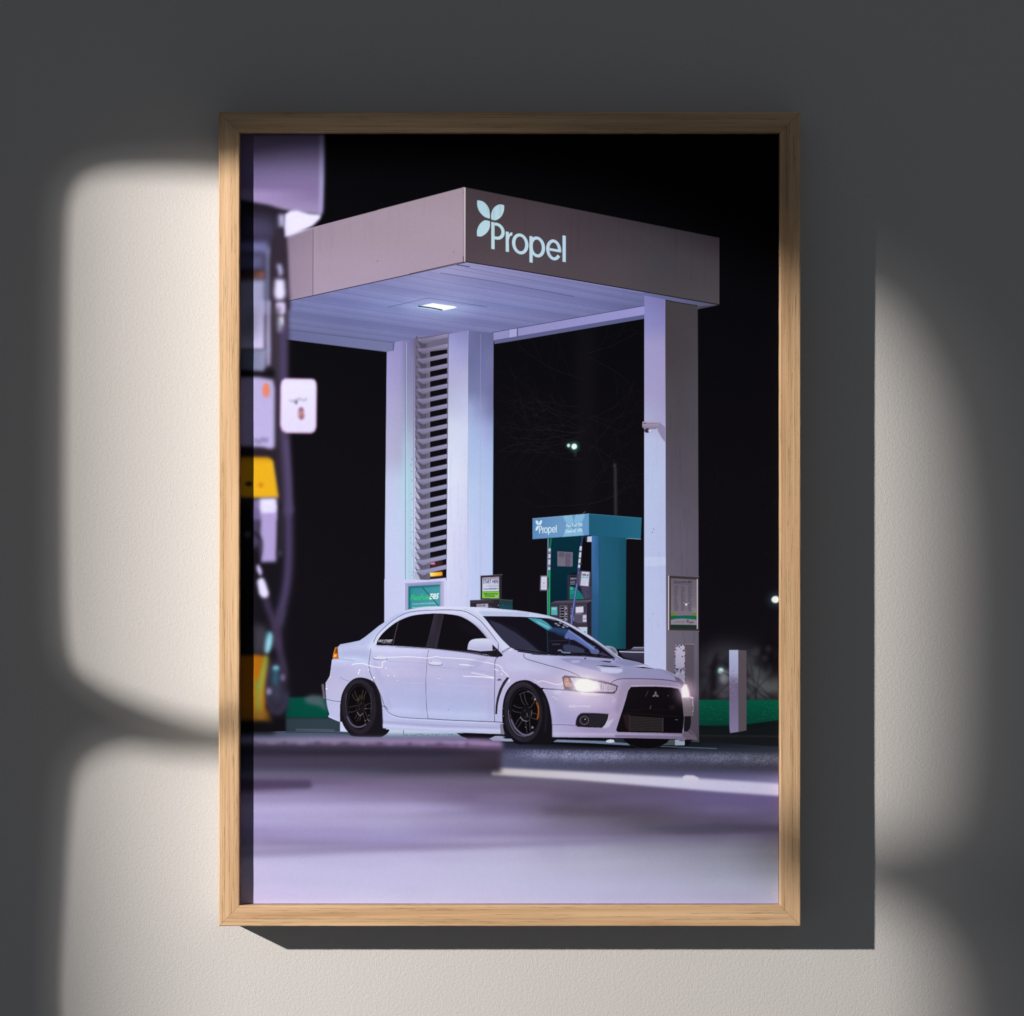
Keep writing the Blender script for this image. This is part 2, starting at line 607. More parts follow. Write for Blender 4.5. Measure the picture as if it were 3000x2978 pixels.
def noise2(h, w, cell, seed):
    rg = np.random.RandomState(seed)
    a = rg.rand(int(h / cell) + 3, int(w / cell) + 3).astype(np.float32)
    y = np.arange(h) / cell; x = np.arange(w) / cell
    j = y.astype(int); i = x.astype(int); fy = (y - j)[:, None]; fx = (x - i)[None, :]
    fy = fy * fy * (3 - 2 * fy); fx = fx * fx * (3 - 2 * fx)
    return a[j][:, i] * (1 - fy) * (1 - fx) + a[j + 1][:, i] * fy * (1 - fx) + a[j][:, i + 1] * (1 - fy) * fx + a[j + 1][:, i + 1] * fy * fx


S_ = Ref(0, 0, 1)
Za = Ref(600, 300, 3.1967); Zb = Ref(1200, 400, 3.1967); Zc = Ref(1750, 400, 3.1967); Zd = Ref(600, 900, 3.1967)
Ze = Ref(1200, 1000, 3.1967); Zf = Ref(1750, 1000, 3.1967); Zg = Ref(600, 1500, 3.1967); Zh = Ref(900, 1750, 3.1967)
Zi = Ref(1400, 1750, 2.76); Zj = Ref(1750, 1600, 3.1967); Zk = Ref(600, 2100, 2.1467); Zl = Ref(1450, 2100, 2.1467)
Zm = Ref(1100, 1580, 4.2933); Zn = Ref(1540, 1480, 4.5667); Zo = Ref(1440, 1960, 7.4308)


def logo(f, col, th=1.0):
    """four-leaf mark and the word beside it; f maps flat letter units to region units"""
    def P(z, pts, sm=False, holes=()):
        z_pts = smooth_path(pts, True, 8) if sm else pts
        Ref.poly(z, [f(p) for p in z_pts], col, holes=[[f(p) for p in h] for h in holes])
    def ring(z, cx, cy, rx, ry, t, a0=0, a1=360):
        n = 48
        if a1 - a0 >= 360:
            o = [(cx + rx * math.cos(u), cy + ry * math.sin(u)) for u in np.linspace(0, 2 * np.pi, n, False)]
            i = [(cx + (rx - t) * math.cos(u), cy + (ry - t * .9) * math.sin(u)) for u in np.linspace(0, 2 * np.pi, n, False)]
            P(z, o, holes=[i])
        else:
            u = np.radians(np.linspace(a0, a1, n))
            P(z, [(cx + rx * math.cos(v), cy + ry * math.sin(v)) for v in u] + [(cx + (rx - t) * math.cos(v), cy + (ry - t * .9) * math.sin(v)) for v in u[::-1]])
    return P, ring


def draw_logo(z, f, col, w=30.0):
    P, ring = logo(f, col)
    v = lambda x, y: (x, y - 0.178 * (x - 765))
    P(z, [v(633, 598), v(633, 598), v(690, 612), v(738, 665), v(752, 730), v(752, 771), v(752, 771), v(700, 752), v(655, 705), v(634, 650)], True)
    P(z, [v(765, 778), v(765, 778), v(765, 725), v(788, 670), v(838, 638), v(886, 645), v(886, 645), v(882, 700), v(855, 755), v(805, 786)], True)
    P(z, [v(752, 794), v(752, 794), v(700, 787), v(655, 825), v(632, 880), v(632, 934), v(632, 934), v(675, 936), v(725, 900), v(751, 850)], True)
    P(z, [(765, 800), (765 + w, 800), (765 + w, 1053), (765, 1053)])
    n = 20
    u = np.linspace(-np.pi / 2, np.pi / 2, n)
    o = [(790 + w * .3, 800)] + [(815 + 76 * math.cos(q), 879 + 79 * math.sin(q)) for q in u] + [(790, 958)]
    i = [(790, 800 + w * .9)] + [(815 + (76 - w) * math.cos(q), 879 + (79 - w * .9) * math.sin(q)) for q in u] + [(790, 958 - w * .9)]
    P(z, o + i[::-1])
    P(z, [(900, 866), (900 + w * .9, 866), (900 + w, 1054), (900, 1054)])
    P(z, [(926, 905), (926, 905), (935, 878), (962, 862), (962, 862), (962, 862 + w), (962, 862 + w), (940, 906), (930, 945), (930, 945)], True)
    ring(z, 1036, 959, 77, 97, w)
    P(z, [(1122, 868), (1122 + w, 868), (1122 + w, 1115), (1122, 1115)])
    ring(z, 1195, 959, 74, 97, w)
    ring(z, 1350, 959, 71, 97, w, 32, 362)
    P(z, [(1296, 948), (1418, 948), (1420, 972), (1296, 972)])
    P(z, [(1432, 808), (1432 + w, 808), (1432 + w, 1054), (1432, 1054)])
# ---- night sky, bare trees, far lights
S_.poly([(600, 300), (2400, 300), (2400, 2800), (600, 2800)], lin((0, 390), (3, 3, 6), (0, 2050), (17, 14, 22), (0.35, (8, 7, 12)), (0.6, (13, 11, 17))))
rt = random.Random(11)


def twig(x, y, ang, ln, w, depth, col, a):
    pts = [(x, y)]
    for q in range(5):
        ang += rt.uniform(-.22, .22)
        x += math.cos(ang) * ln / 5; y += math.sin(ang) * ln / 5
        pts.append((x, y))
        if depth and rt.random() < .55:
            twig(x, y, ang + rt.choice((-1, 1)) * rt.uniform(.35, .95), ln * rt.uniform(.45, .75), w * .7, depth - 1, col, a * .9)
    S_.line(pts, w, col, a=a)


S_.poly([(1688, 960), (1745, 960), (1735, 1540), (1690, 1540)], (22, 20, 24), blur=14, a=.5)
for k in range(16):
    y = rt.uniform(1010, 1500)
    twig(1705 + rt.uniform(-10, 10), y, math.pi + rt.uniform(-.5, .35), rt.uniform(120, 260), 1.6, 2, (42, 36, 38), .4)
for k in range(10):
    twig(1725, rt.uniform(1020, 1480), rt.uniform(-.8, .5), rt.uniform(80, 160), 1.7, 2, (38, 35, 38), .4)
for k in range(5):
    twig(1240 + k * 20, 690 - k * 12, math.pi + rt.uniform(-.1, .6), rt.uniform(70, 130), 1.3, 1, (30, 28, 34), .6)
for k in range(6):
    twig(rt.uniform(2060, 2280), rt.uniform(1350, 1600), rt.uniform(0, 6), 90, 1.3, 1, (24, 21, 27), .6)
Zf.line([(168, 1195), (170, 1400), (172, 1620)], 9, (58, 54, 58), a=.75, blur=2)
Zf.ell(163, 1165, 16, 24, (60, 55, 60), blur=2, a=.8)
for x, y, r in ((1490, 976, 15), (1542, 986, 26)):
    Ze.ell(x, y, r * 1.9, r * 1.9, (40, 120, 110), blur=3.5, a=.55)
    Ze.ell(x, y, r, r * 1.05, (240, 255, 255), blur=.9)
Ze.ell(1552, 1045, 14, 40, (60, 55, 60), blur=2, a=.5)
# haze of far buildings right of the tall column
Zj.poly([(955, 1010), (1150, 900), (1500, 950), (1560, 1200), (1730, 1250), (1730, 1450), (955, 1450)], (64, 62, 72), blur=22, a=.8)
Zj.poly([(1400, 1080), (1530, 1080), (1560, 1200), (1730, 1260), (1730, 1400), (1400, 1430)], (88, 96, 100), blur=14, a=.75)
Zj.poly([(1060, 1120), (1110, 1000), (1130, 1000), (1120, 1150), (1110, 1440), (1050, 1440)], (20, 17, 22), blur=5, a=.9)
Zj.ell(1620, 1020, 110, 150, (14, 12, 18), blur=14, a=.9)
Zj.ell(1156, 1166, 46, 42, (60, 150, 150), blur=5, a=.5)
Zj.ell(1156, 1166, 26, 25, (222, 250, 250), blur=2)
Zj.ell(1192, 1225, 44, 62, (150, 150, 162), blur=6, a=.95)
Zj.ell(1205, 1370, 50, 50, (110, 105, 120), blur=8, a=.7)
Zj.ell(1670, 500, 75, 66, (50, 90, 100), blur=9, a=.5)
Zj.ell(1668, 500, 38, 33, (236, 248, 255), blur=1.6)
rb = random.Random(4)
for k in range(60):
    Zj.ell(rb.uniform(970, 1720), rb.uniform(960, 1420), rb.uniform(15, 60), rb.uniform(10, 40), rb.choice([(22, 19, 26), (28, 26, 34), (84, 84, 92), (60, 62, 70), (16, 14, 20)]), blur=5, a=.38)
for k in range(12):
    Zj.line([(rb.uniform(970, 1720), 1430), (rb.uniform(970, 1720), rb.uniform(1000, 1200))], 3, (20, 17, 23), blur=2.5, a=.5)
# grass banks
Zj.poly([(940, 1440), (1740, 1440), (1740, 1625), (1450, 1665), (1200, 1690), (940, 1680)], lin((0, 2045), (3, 88, 66), (0, 2125), (4, 62, 50)), blur=1.6)
rn = np.random.RandomState(5)
for k in range(170):
    x = rn.uniform(960, 1730); y = rn.uniform(1450, 1650)
    Zj.ell(x, y, 7, 3, (20, 120, 92) if rn.rand() < .5 else (2, 58, 46), blur=.6, a=.55)
Zj.poly([(940, 1690), (1450, 1672), (1740, 1628), (1740, 1900), (940, 1900)], lin((0, 2115), (12, 22, 24), (0, 2180), (24, 24, 30)), blur=3)
Zj.line([(950, 1775), (1730, 1782)], 4, (44, 44, 50), a=.6, blur=1.5)
Zg.poly([(770, 1735), (1160, 1735), (1160, 1930), (750, 1930)], (0, 72, 60), blur=3)
Zg.poly([(930, 1740), (1000, 1710), (1100, 1720), (1150, 1870), (1080, 1820), (950, 1790)], (88, 95, 108), blur=5, a=.75)
Zg.line([(1105, 1620), (1120, 1740)], 7, (128, 120, 140), blur=1.5, a=.8)
Zh.poly([(-200, 1130), (320, 1130), (320, 1260), (-200, 1260)], (46, 60, 72), blur=3)
# short white post on the right
Zj.poly([(1235, 972), (1321, 972), (1323, 1738), (1243, 1750), (1237, 1700)], lin((0, 1904), (176, 184, 222), (0, 2147), (130, 122, 162), (0.28, (160, 162, 205)), (0.42, (112, 100, 134)), (0.6, (116, 104, 142))))
Zj.poly([(1321, 972), (1397, 977), (1397, 1725), (1323, 1740)], (88, 78, 88))
for k in range(120):
    Zj.ell(rn.uniform(1242, 1318), rn.normal(1270, 55), 3, 8, (104, 96, 126) if rn.rand() < .6 else (160, 158, 196), a=.35)

# ---- canopy
Zs = [(820, 890), (844, 883), (1360, 771), (1368, 768), (2107, 893), (2044, 906), (1890, 897), (1444, 975), (1157, 1004), (844, 967), (820, 965)]
S_.poly(Zs, field([820, 1000, 1150, 1300, 1450, 1700, 1900, 2110], [760, 800, 850, 900, 950, 1010],
                  [[(118, 118, 165), (120, 120, 172), (128, 126, 182), (160, 158, 212), (150, 146, 200), (110, 110, 165), (118, 118, 178), (80, 80, 110)],
                   [(112, 112, 165), (120, 120, 175), (134, 134, 190), (160, 160, 214), (142, 142, 200), (120, 122, 182), (118, 120, 178), (84, 82, 112)],
                   [(108, 112, 166), (116, 122, 182), (130, 136, 196), (140, 144, 204), (132, 136, 198), (122, 126, 188), (104, 110, 170), (86, 84, 112)],
                   [(104, 110, 164), (112, 118, 180), (130, 142, 205), (150, 165, 225), (130, 138, 202), (116, 122, 184), (98, 104, 160), (84, 84, 112)],
                   [(98, 104, 152), (100, 106, 160), (112, 118, 178), (120, 126, 186), (118, 122, 182), (112, 116, 172), (96, 100, 150), (84, 84, 112)],
                   [(90, 96, 140), (96, 102, 150), (104, 110, 165), (104, 106, 160), (112, 114, 170), (106, 110, 165), (96, 100, 150), (84, 84, 112)]]))
CLIP[0] = S_.mask(Zs)
S_.poly(Zs, (92, 92, 118), a=.22)
nz = noise2(CH, CW, 26, 3) - .5
for k in range(15):
    t = k / 14.0
    a = np.array((560, 930)) * (1 - t) + np.array((1372, 775)) * t
    b = np.array((1157, 1004)) * (1 - t) + np.array((2060, 898)) * t
    S_.line([tuple(a), tuple(b)], 1.4, (80, 82, 124), a=.38 if k % 2 else .2)
    S_.line([(a[0], a[1] + 6), (b[0], b[1] + 6)], 8, (170, 174, 216) if k % 3 else (70, 72, 110), a=.14, blur=4)
Zb.line([(290, 1280), (800, 1362), (1540, 1500)], 1.7, (70, 72, 120), a=.8)
Zb.line([(520, 1228), (900, 1300), (1900, 1490)], 1.4, (88, 88, 138), a=.6)
Zb.line([(445, 1203), (560, 1221)], 2.5, (40, 36, 60), a=.8)
CLIP[0] = None
Zb.line([(-200, 1600), (175, 1512), (725, 1595)], 1.5, (70, 74, 122), a=.85, sm=False)
Zb.line([(350, 1555), (690, 1592)], 1.2, (90, 92, 140), a=.6)
Zb.ell(260, 1600, 330, 70, (190, 205, 250), blur=20, a=.3)
Zb.poly([(68, 1600), (120, 1582), (215, 1562), (420, 1590), (446, 1603), (400, 1616), (302, 1634)], (196, 225, 248), blur=.6)
Zb.poly([(125, 1582), (217, 1562), (420, 1592), (440, 1602), (302, 1630)], (244, 255, 255))
Zb.line([(82, 1591), (200, 1606), (304, 1626)], 3.6, (24, 50, 70))
# fascia, left face
S_.poly([(820, 692), (925.3, 663.8), (1359.8, 549.5), (1359.8, 770), (844, 882.4), (820, 888)],
        field([820, 917, 919, 1100, 1364], [550, 680, 780, 890],
              [[(128, 112, 134), (134, 118, 138), (146, 128, 148), (152, 134, 152), (158, 140, 156)],
               [(128, 112, 136), (138, 122, 142), (148, 130, 150), (154, 136, 154), (162, 144, 162)],
               [(136, 120, 148), (148, 130, 152), (156, 138, 160), (160, 142, 164), (160, 143, 164)],
               [(140, 122, 150), (152, 134, 158), (158, 142, 168), (160, 144, 172), (158, 142, 170)]]))
S_.line([(917.5, 673), (916.5, 866)], 1.6, (96, 80, 104))
Zb.poly([(503, 480), (511, 477), (526, 480), (524, 1173), (513, 1182), (506, 1180)], (186, 172, 184))
Zb.line([(503, 490), (506, 1178)], 1.5, (96, 82, 100), a=.8)
Zb.line([(502, 1125), (505, 1175)], 2.2, (70, 58, 76))
Zb.line([(-300, 690), (508, 477)], 1.4, (190, 175, 186), a=.6)
Za.line([(780, 1862), (1918, 1612)], 2.2, (52, 40, 62), a=.9)
Zb.line([(0, 1289), (440, 1190), (515, 1180)], 2.4, (52, 36, 56), a=.9)
for x, y in ((505, 523), (505, 1140), (1612 - 1200, 1485 - 400)): Zb.ell(x, y, 4, 5, (60, 50, 66), a=.8)
Za.ell(1618, 1487, 5, 5, (90, 74, 96))
# fascia, right face
S_.poly([(1364, 549.5), (2106.6, 697), (2107, 892), (1363.6, 767)],
        field([1364, 1450, 1600, 1800, 1950, 2107], [550, 640, 700, 780, 900],
              [[(66, 56, 62), (64, 54, 60), (62, 54, 60), (56, 50, 58), (54, 50, 58), (52, 52, 60)],
               [(70, 60, 66), (72, 60, 68), (70, 60, 68), (62, 55, 62), (56, 52, 60), (52, 54, 62)],
               [(74, 62, 70), (76, 64, 72), (74, 64, 74), (68, 60, 68), (62, 58, 66), (64, 56, 64)],
               [(80, 66, 76), (82, 70, 80), (78, 68, 76), (76, 68, 76), (66, 64, 72), (70, 64, 70)],
               [(84, 70, 82), (84, 72, 84), (82, 74, 80), (80, 74, 80), (74, 70, 76), (76, 72, 78)]]))
S_.line([(1364, 767.5), (1560, 799), (2106, 893)], 2.6, (22, 17, 26), a=.9)
S_.line([(1366, 770.5), (1560, 802), (1885, 858)], 1.8, (150, 146, 205), a=.7)
S_.line([(2106.5, 697), (2107, 892)], 1.2, (104, 100, 106), a=.6)
S_.line([(1365, 550), (2106, 697)], 1.3, (38, 32, 38), a=.7)
draw_logo(Zb, lambda p: (p[0], p[1] + 0.178 * (p[0] - 765)), lin((1400, 590), (164, 200, 218), (1620, 760), (178, 208, 232), (0.4, (178, 210, 222))), 31)
# beams under the soffit
S_.poly([(1444, 975), (1888, 897), (1888, 923), (1450, 997), (1444, 1000)], lin((1444, 0), (138, 136, 192), (1888, 0), (150, 148, 212)))
S_.poly([(1446, 997), (1888, 922), (1888, 934), (1500, 1000), (1449, 1008)], lin((1444, 0), (92, 92, 138), (1888, 0), (88, 94, 140)))
S_.line([(1444, 974), (1888, 896)], 1.8, (78, 76, 122))
Zb.poly([(933, 1810), (1003, 1800), (1003, 1872), (933, 1884)], (160, 158, 212))
Zb.line([(1009, 1798), (1010, 1870)], 3, (78, 78, 118))
Zb.line([(930, 1812), (930, 1884)], 1.2, (106, 106, 156))
Zd.poly([(730, 205), (780, 210), (1780, 332), (1768, 412), (1710, 421), (760, 302), (730, 300)], lin((840, 970), (94, 98, 142), (1150, 1020), (108, 114, 158)))
Zd.line([(780, 212), (1780, 334)], 1.6, (72, 74, 112), a=.8)
Zd.line([(760, 302), (1710, 420)], 1.4, (70, 74, 106), a=.8)
Zd.line([(1765, 340), (1765, 412)], 1.8, (66, 64, 96))

# ---- twin column with louvres
bot = 1860
S_.poly([(1133, 1031), (1153, 1028), (1157, 1002), (1320, 980), (1320, bot), (1126, bot), (1128.6, 1500)],
        field([1126, 1140, 1170, 1190, 1214, 1262, 1320], [980, 1080, 1200, 1330, 1420, 1540, 1700, 1860],
              [[(134, 130, 188), (136, 132, 188), (134, 130, 186), (116, 114, 166), (104, 100, 144), (120, 116, 148), (120, 116, 148)],
               [(150, 146, 200), (150, 146, 200), (146, 142, 194), (124, 124, 168), (126, 122, 164), (118, 112, 144), (118, 112, 144)],
               [(160, 158, 202), (162, 160, 204), (160, 156, 196), (140, 150, 185), (140, 138, 176), (110, 106, 136), (110, 106, 136)],
               [(168, 168, 206), (170, 170, 208), (166, 168, 202), (160, 190, 215), (168, 176, 208), (120, 118, 150), (120, 118, 150)],
               [(182, 190, 228), (184, 192, 230), (180, 196, 226), (168, 206, 228), (186, 196, 228), (138, 138, 170), (138, 138, 170)],
               [(188, 198, 234), (188, 198, 236), (186, 200, 236), (176, 204, 232), (196, 204, 238), (150, 150, 184), (150, 150, 184)],
               [(190, 196, 236), (190, 198, 238), (190, 200, 238), (184, 204, 238), (194, 202, 240), (196, 202, 240), (198, 202, 240)],
               [(192, 196, 236), (192, 198, 238), (192, 200, 238), (192, 200, 238), (194, 200, 240), (198, 202, 242), (198, 202, 242)]]))
S_.line([(1188, 1004), (1188, 1690), (1188, 1700)], 2.0, (104, 108, 150), a=.75)
S_.line([(1190.5, 1004), (1190, 1700)], 1.6, (200, 215, 240), a=.6)
S_.line([(1212, 1000), (1212, 1700)], 1.6, (92, 94, 134), a=.55)
S_.poly([(1195, 1350), (1206, 1350), (1208, 1700), (1194, 1700)], (150, 200, 214), blur=3, a=.6)
for k in range(24): S_.ell(1208 + rn.uniform(-5, 3), rn.uniform(1320, 1690), 1.0, 2.0, (96, 110, 140), a=.6)
# opening behind the slats
S_.poly([(1214, 990), (1312, 978), (1308, 1694), (1222, 1699)], lin((0, 990), (100, 96, 124), (0, 1697), (132, 128, 162)))
S_.poly([(1260, 1030), (1310, 1024), (1308, 1692), (1260, 1697)], (12, 10, 15))
Zm.poly([(684, 225), (845, 215), (845, 480), (684, 495)], (64, 38, 42), blur=4, a=.9)
Zm.poly([(640, 420), (684, 415), (684, 500), (640, 500)], (88, 84, 100), a=.7)
Zm.poly([(678, 418), (840, 410), (842, 456), (690, 470)], lin((1258, 0), (255, 236, 150), (1297, 0), (250, 160, 20), (0.45, (255, 200, 70))), blur=1.2)
Zm.poly([(686, 296), (750, 290), (745, 318), (690, 315)], (232, 130, 210), blur=1.4)
for k in range(25):
    yt = 1000 + (-38 + 94.2 * k) / 3.1967
    if yt > 1690: break
    g = min(1.0, max(0.0, (yt - 1000) / 650)); lit = min(1.0, max(0.0, (yt - 1240) / 180))
    x0 = 1219 - 2 * g; xr = 1313 - 5 * g
    c_top = (136 + 14 * g, 130 + 22 * g, 164 + 26 * g); c_bot = (108 + 26 * g, 102 + 32 * g, 134 + 34 * g)
    # jamb between this slat and the next: lit wedge and shadow
    S_.poly([(x0 - 2, yt + 8), (x0 + 22, yt + 20), (1259, yt + 14), (1259, yt + 34), (x0 + 22, yt + 38), (x0 - 2, yt + 30)],
            (76 + 16 * g, 70 + 18 * g, 92 + 20 * g))
    S_.poly([(x0 - 2, yt + 4), (x0 + 9, yt + 20), (x0 + 17, yt + 38), (x0 - 2, yt + 30)],
            (104 + 80 * lit, 98 + 92 * lit, 126 + 92 * lit), a=.85)
    S_.poly([(1249, yt + 10), (1260, yt + 8), (1260, yt + 33), (1249, yt + 35)], (130 - 30 * g, 124 - 14 * g, 140 - 16 * g), a=.4)
    S_.poly([(x0, yt), (x0, yt), (x0 + 12, yt + 3), (x0 + 40, yt - 1), (xr, yt - 12), (xr, yt - 12), (xr, yt + 1), (xr, yt + 1),
             (x0 + 45, yt + 11), (x0 + 22, yt + 15), (x0 + 8, yt + 11)], lin((0, yt - 6), c_top, (0, yt + 14), c_bot), sm=True)
    S_.line([(x0 + 1, yt + 1), (x0 + 20, yt + 3.5), (x0 + 45, yt - 1), (xr, yt - 12)], 1.3, (62, 58, 84), a=.7)
    S_.line([(x0 + 1, yt - 3), (x0 + 4, yt + 7)], 2.2, (50, 62, 84), a=.8)
S_.poly([(1126, 1697), (1262, 1699), (1310, 1693), (1312, bot), (1126, bot)], lin((1126, 0), (191, 198, 237), (1312, 0), (199, 202, 242)))
# centre column
S_.poly([(1314, 979), (1372, 968), (1369, bot), (1307, bot)],
        field([1307, 1372], [968, 1040, 1110, 1180, 1260, 1400, 1600, 1860],
              [[(138, 138, 198), (128, 126, 184)], [(160, 160, 212), (150, 152, 204)], [(168, 168, 208), (172, 172, 212)], [(178, 182, 216), (182, 188, 226)],
               [(200, 210, 234), (200, 208, 238)], [(214, 222, 246), (206, 212, 240)], [(208, 212, 244), (202, 204, 240)], [(200, 204, 242), (196, 200, 240)]]))
S_.poly([(1372, 968), (1446, 976), (1443, bot), (1369, bot)],
        field([1369, 1405, 1446], [968, 1060, 1140, 1200, 1260, 1330, 1450, 1600, 1860],
              [[(104, 108, 156), (96, 100, 146), (92, 96, 142)], [(100, 106, 152), (104, 108, 158), (110, 112, 162)], [(112, 120, 164), (112, 118, 166), (108, 108, 158)],
               [(154, 168, 214), (136, 146, 194), (114, 116, 164)], [(160, 182, 226), (158, 174, 222), (146, 156, 206)], [(166, 188, 228), (166, 186, 230), (162, 180, 226)],
               [(178, 198, 238), (176, 196, 236), (170, 192, 234)], [(188, 202, 242), (184, 198, 240), (182, 198, 240)], [(190, 200, 242), (188, 198, 240), (186, 198, 240)]]))
S_.line([(1408, 980), (1406, bot)], 1.5, (150, 160, 208), a=.5)
S_.line([(1371.5, 969), (1369, bot)], 1.4, (196, 206, 240), a=.5)
S_.line([(1445.5, 1200), (1443.5, 1720)], 1.8, (44, 120, 146), a=.7)
S_.line([(1314, 979), (1307.5, 1700)], 1.4, (70, 68, 96), a=.7)

# ---- tall right column
S_.poly([(1887.6, 866), (1949, 878), (1952, 2010), (1887, 2010)],
        field([1887, 1951], [868, 940, 1020, 1150, 1230, 1290, 1400, 1600, 2010],
              [[(128, 126, 188), (120, 116, 178)], [(136, 136, 200), (134, 130, 192)], [(158, 154, 206), (160, 152, 202)], [(164, 158, 208), (162, 156, 204)],
               [(172, 174, 218), (166, 162, 208)], [(184, 194, 234), (182, 190, 230)], [(184, 198, 238), (184, 196, 236)], [(186, 198, 240), (184, 194, 238)], [(190, 200, 242), (192, 198, 240)]]))
S_.poly([(1949, 878), (2044, 896), (2046, 1500), (2048, 2182), (1952, 2182), (1951, 1500)],
        field([1949, 1990, 2046], [880, 1000, 1200, 1400, 1600, 1900, 2182],
              [[(64, 60, 64), (66, 62, 66), (66, 62, 68)], [(68, 62, 68), (68, 63, 69), (70, 66, 74)], [(78, 72, 82), (76, 71, 80), (78, 76, 86)],
               [(88, 80, 98), (86, 79, 94), (86, 81, 92)], [(100, 94, 114), (98, 92, 112), (95, 90, 108)], [(110, 103, 122), (107, 100, 118), (103, 96, 114)], [(92, 82, 96), (88, 78, 92), (76, 68, 84)]]))
S_.line([(1948.5, 880), (1951.5, 2000)], 1.4, (160, 160, 205), a=.45)
S_.line([(2045, 905), (2048, 2180)], 1.2, (40, 36, 46), a=.6)
Zc.line([(640, 1533), (760, 1556), (940, 1585)], 2.2, (26, 22, 32), a=.8)
Zc.poly([(940, 1590), (1142, 1577), (1060, 1595), (945, 1616)], (68, 66, 84))
Zf.poly([(572, 752), (606, 778), (637, 806), (637, 946), (610, 915), (588, 880), (566, 835)], (142, 134, 172), blur=.8)
Zf.poly([(425, 752), (480, 748), (560, 751), (573, 757), (571, 812), (540, 823), (470, 822), (425, 812), (420, 785)], lin((0, 1234), (178, 166, 192), (0, 1258), (126, 118, 150)), blur=.3)
Zf.line([(430, 768), (470, 772), (560, 770)], 1.6, (98, 90, 116), a=.8)
Zf.poly([(432, 765), (455, 762), (455, 770), (432, 770)], (40, 34, 50))
Zf.ell(466, 836, 26, 22, (66, 58, 80), blur=.4)
Zf.ell(490, 838, 12, 12, (208, 204, 232), blur=.6)
Zf.ell(462, 842, 7, 9, (30, 24, 38))
for x, y in ((527, 1760), (515, 1790)): Zf.ell(x, y, 4, 4, (40, 38, 60))
Zj.poly([(440, 103), (640, 100), (640, 180), (440, 190)], (202, 212, 246), a=.6)
for x, y in ((527, 632), (486, 690), (568, 742), (463, 895)): Zj.ell(x, y, 3, 8, (140, 146, 190), a=.7)
rs = random.Random(8)
for k in range(26):
    x = rs.uniform(930, 1340); yb = 549.5 + (1360 - x) * .263
    S_.line([(x, yb + 2), (x + rs.uniform(-1, 1), yb + rs.uniform(30, 150))], rs.uniform(2, 7), (120, 102, 122), a=.05, blur=1.5)
for k in range(26):
    x = rs.uniform(1380, 2090); yb = 549.5 + (x - 1364) * .1986
    S_.line([(x, yb + 2), (x + rs.uniform(-1, 1), yb + rs.uniform(30, 150))], rs.uniform(2, 7), (44, 38, 46), a=.08, blur=1.5)
for x in (1610, 1856): S_.line([(x, 549.5 + (x - 1364) * .1986 + 2), (x, 767 + (x - 1364) * .1682 - 2)], 1.1, (50, 44, 52), a=.25)
for k in range(40):
    x = rs.choice([rs.uniform(1315, 1368), rs.uniform(1376, 1440), rs.uniform(1892, 1946)]); y = rs.uniform(1250, 1800)
    S_.line([(x, y), (x + rs.uniform(-1, 1), y + rs.uniform(20, 120))], rs.uniform(1.5, 5), (166, 174, 214), a=.14, blur=1.2)
for k in range(30):
    x = rs.uniform(1955, 2040); y = rs.uniform(1000, 2100)
    S_.line([(x, y), (x, y + rs.uniform(20, 110))], rs.uniform(2, 6), (60, 54, 64), a=.12, blur=1.5)
# framed notice on the column
Zj.poly([(655, 268), (950, 285), (952, 800), (658, 792)], (58, 50, 58))
Zj.poly([(688, 300), (930, 314), (930, 738), (688, 735)], lin((0, 1695), (104, 96, 112), (0, 1830), (128, 118, 134)))
Zj.line([(667, 272), (667, 790)], 3.4, (206, 190, 202))
Zj.line([(936, 312), (936, 772)], 3.0, (204, 190, 208))
Zj.line([(660, 272), (948, 287)], 3.0, (104, 92, 104))
Zj.line([(660, 792), (950, 798)], 3.0, (112, 98, 108))
Zj.text('Can you drive E85?', 714, 343, 22, (44, 38, 50), slope=.02, width=172, bold=.012)
Zj.line([(716, 352), (890, 358)], 1.2, (60, 52, 64), a=.7)
for cx0 in (722, 785, 852):
    for q in range(30):
        w = rn.uniform(16, 42)
        Zj.line([(cx0, 372 + q * 8), (cx0 + w, 373 + q * 8)], 1.2, (76, 66, 84), a=.75)
Zj.poly([(688, 620), (688, 620), (720, 622), (760, 650), (860, 650), (900, 628), (930, 622), (930, 622), (930, 665), (930, 665), (688, 665), (688, 665)], (112, 128, 40), sm=True)
Zj.poly([(688, 650), (688, 650), (750, 650), (880, 650), (930, 655), (930, 655), (930, 690), (930, 690), (820, 680), (740, 682), (688, 692), (688, 692)], (16, 100, 84), sm=True)
Zj.poly([(688, 692), (688, 692), (740, 682), (820, 680), (930, 690), (930, 690), (930, 736), (930, 736), (688, 732), (688, 732)], (142, 132, 148), sm=True)
Zj.poly([(688, 735), (930, 740), (930, 776), (688, 770)], (30, 50, 44))
draw_logo(Zj, lambda p: (836 + (p[0] - 630) * .078, 688 + (p[1] - 621) * .078), (60, 54, 66), 34)
for q in range(3): Zj.line([(722, 704 + q * 7), (822, 703 + q * 7)], 1.0, (104, 96, 112), a=.7)
Zj.ell(832, 547, 10, 9, (250, 240, 245), blur=.8)
Zj.line([(808, 528), (832, 540), (860, 530)], 1.2, (190, 180, 190), a=.8)
for x in (890, 903, 916): Zj.line([(x, 575), (x + 4, 620)], 1.4, (176, 166, 180), a=.6)
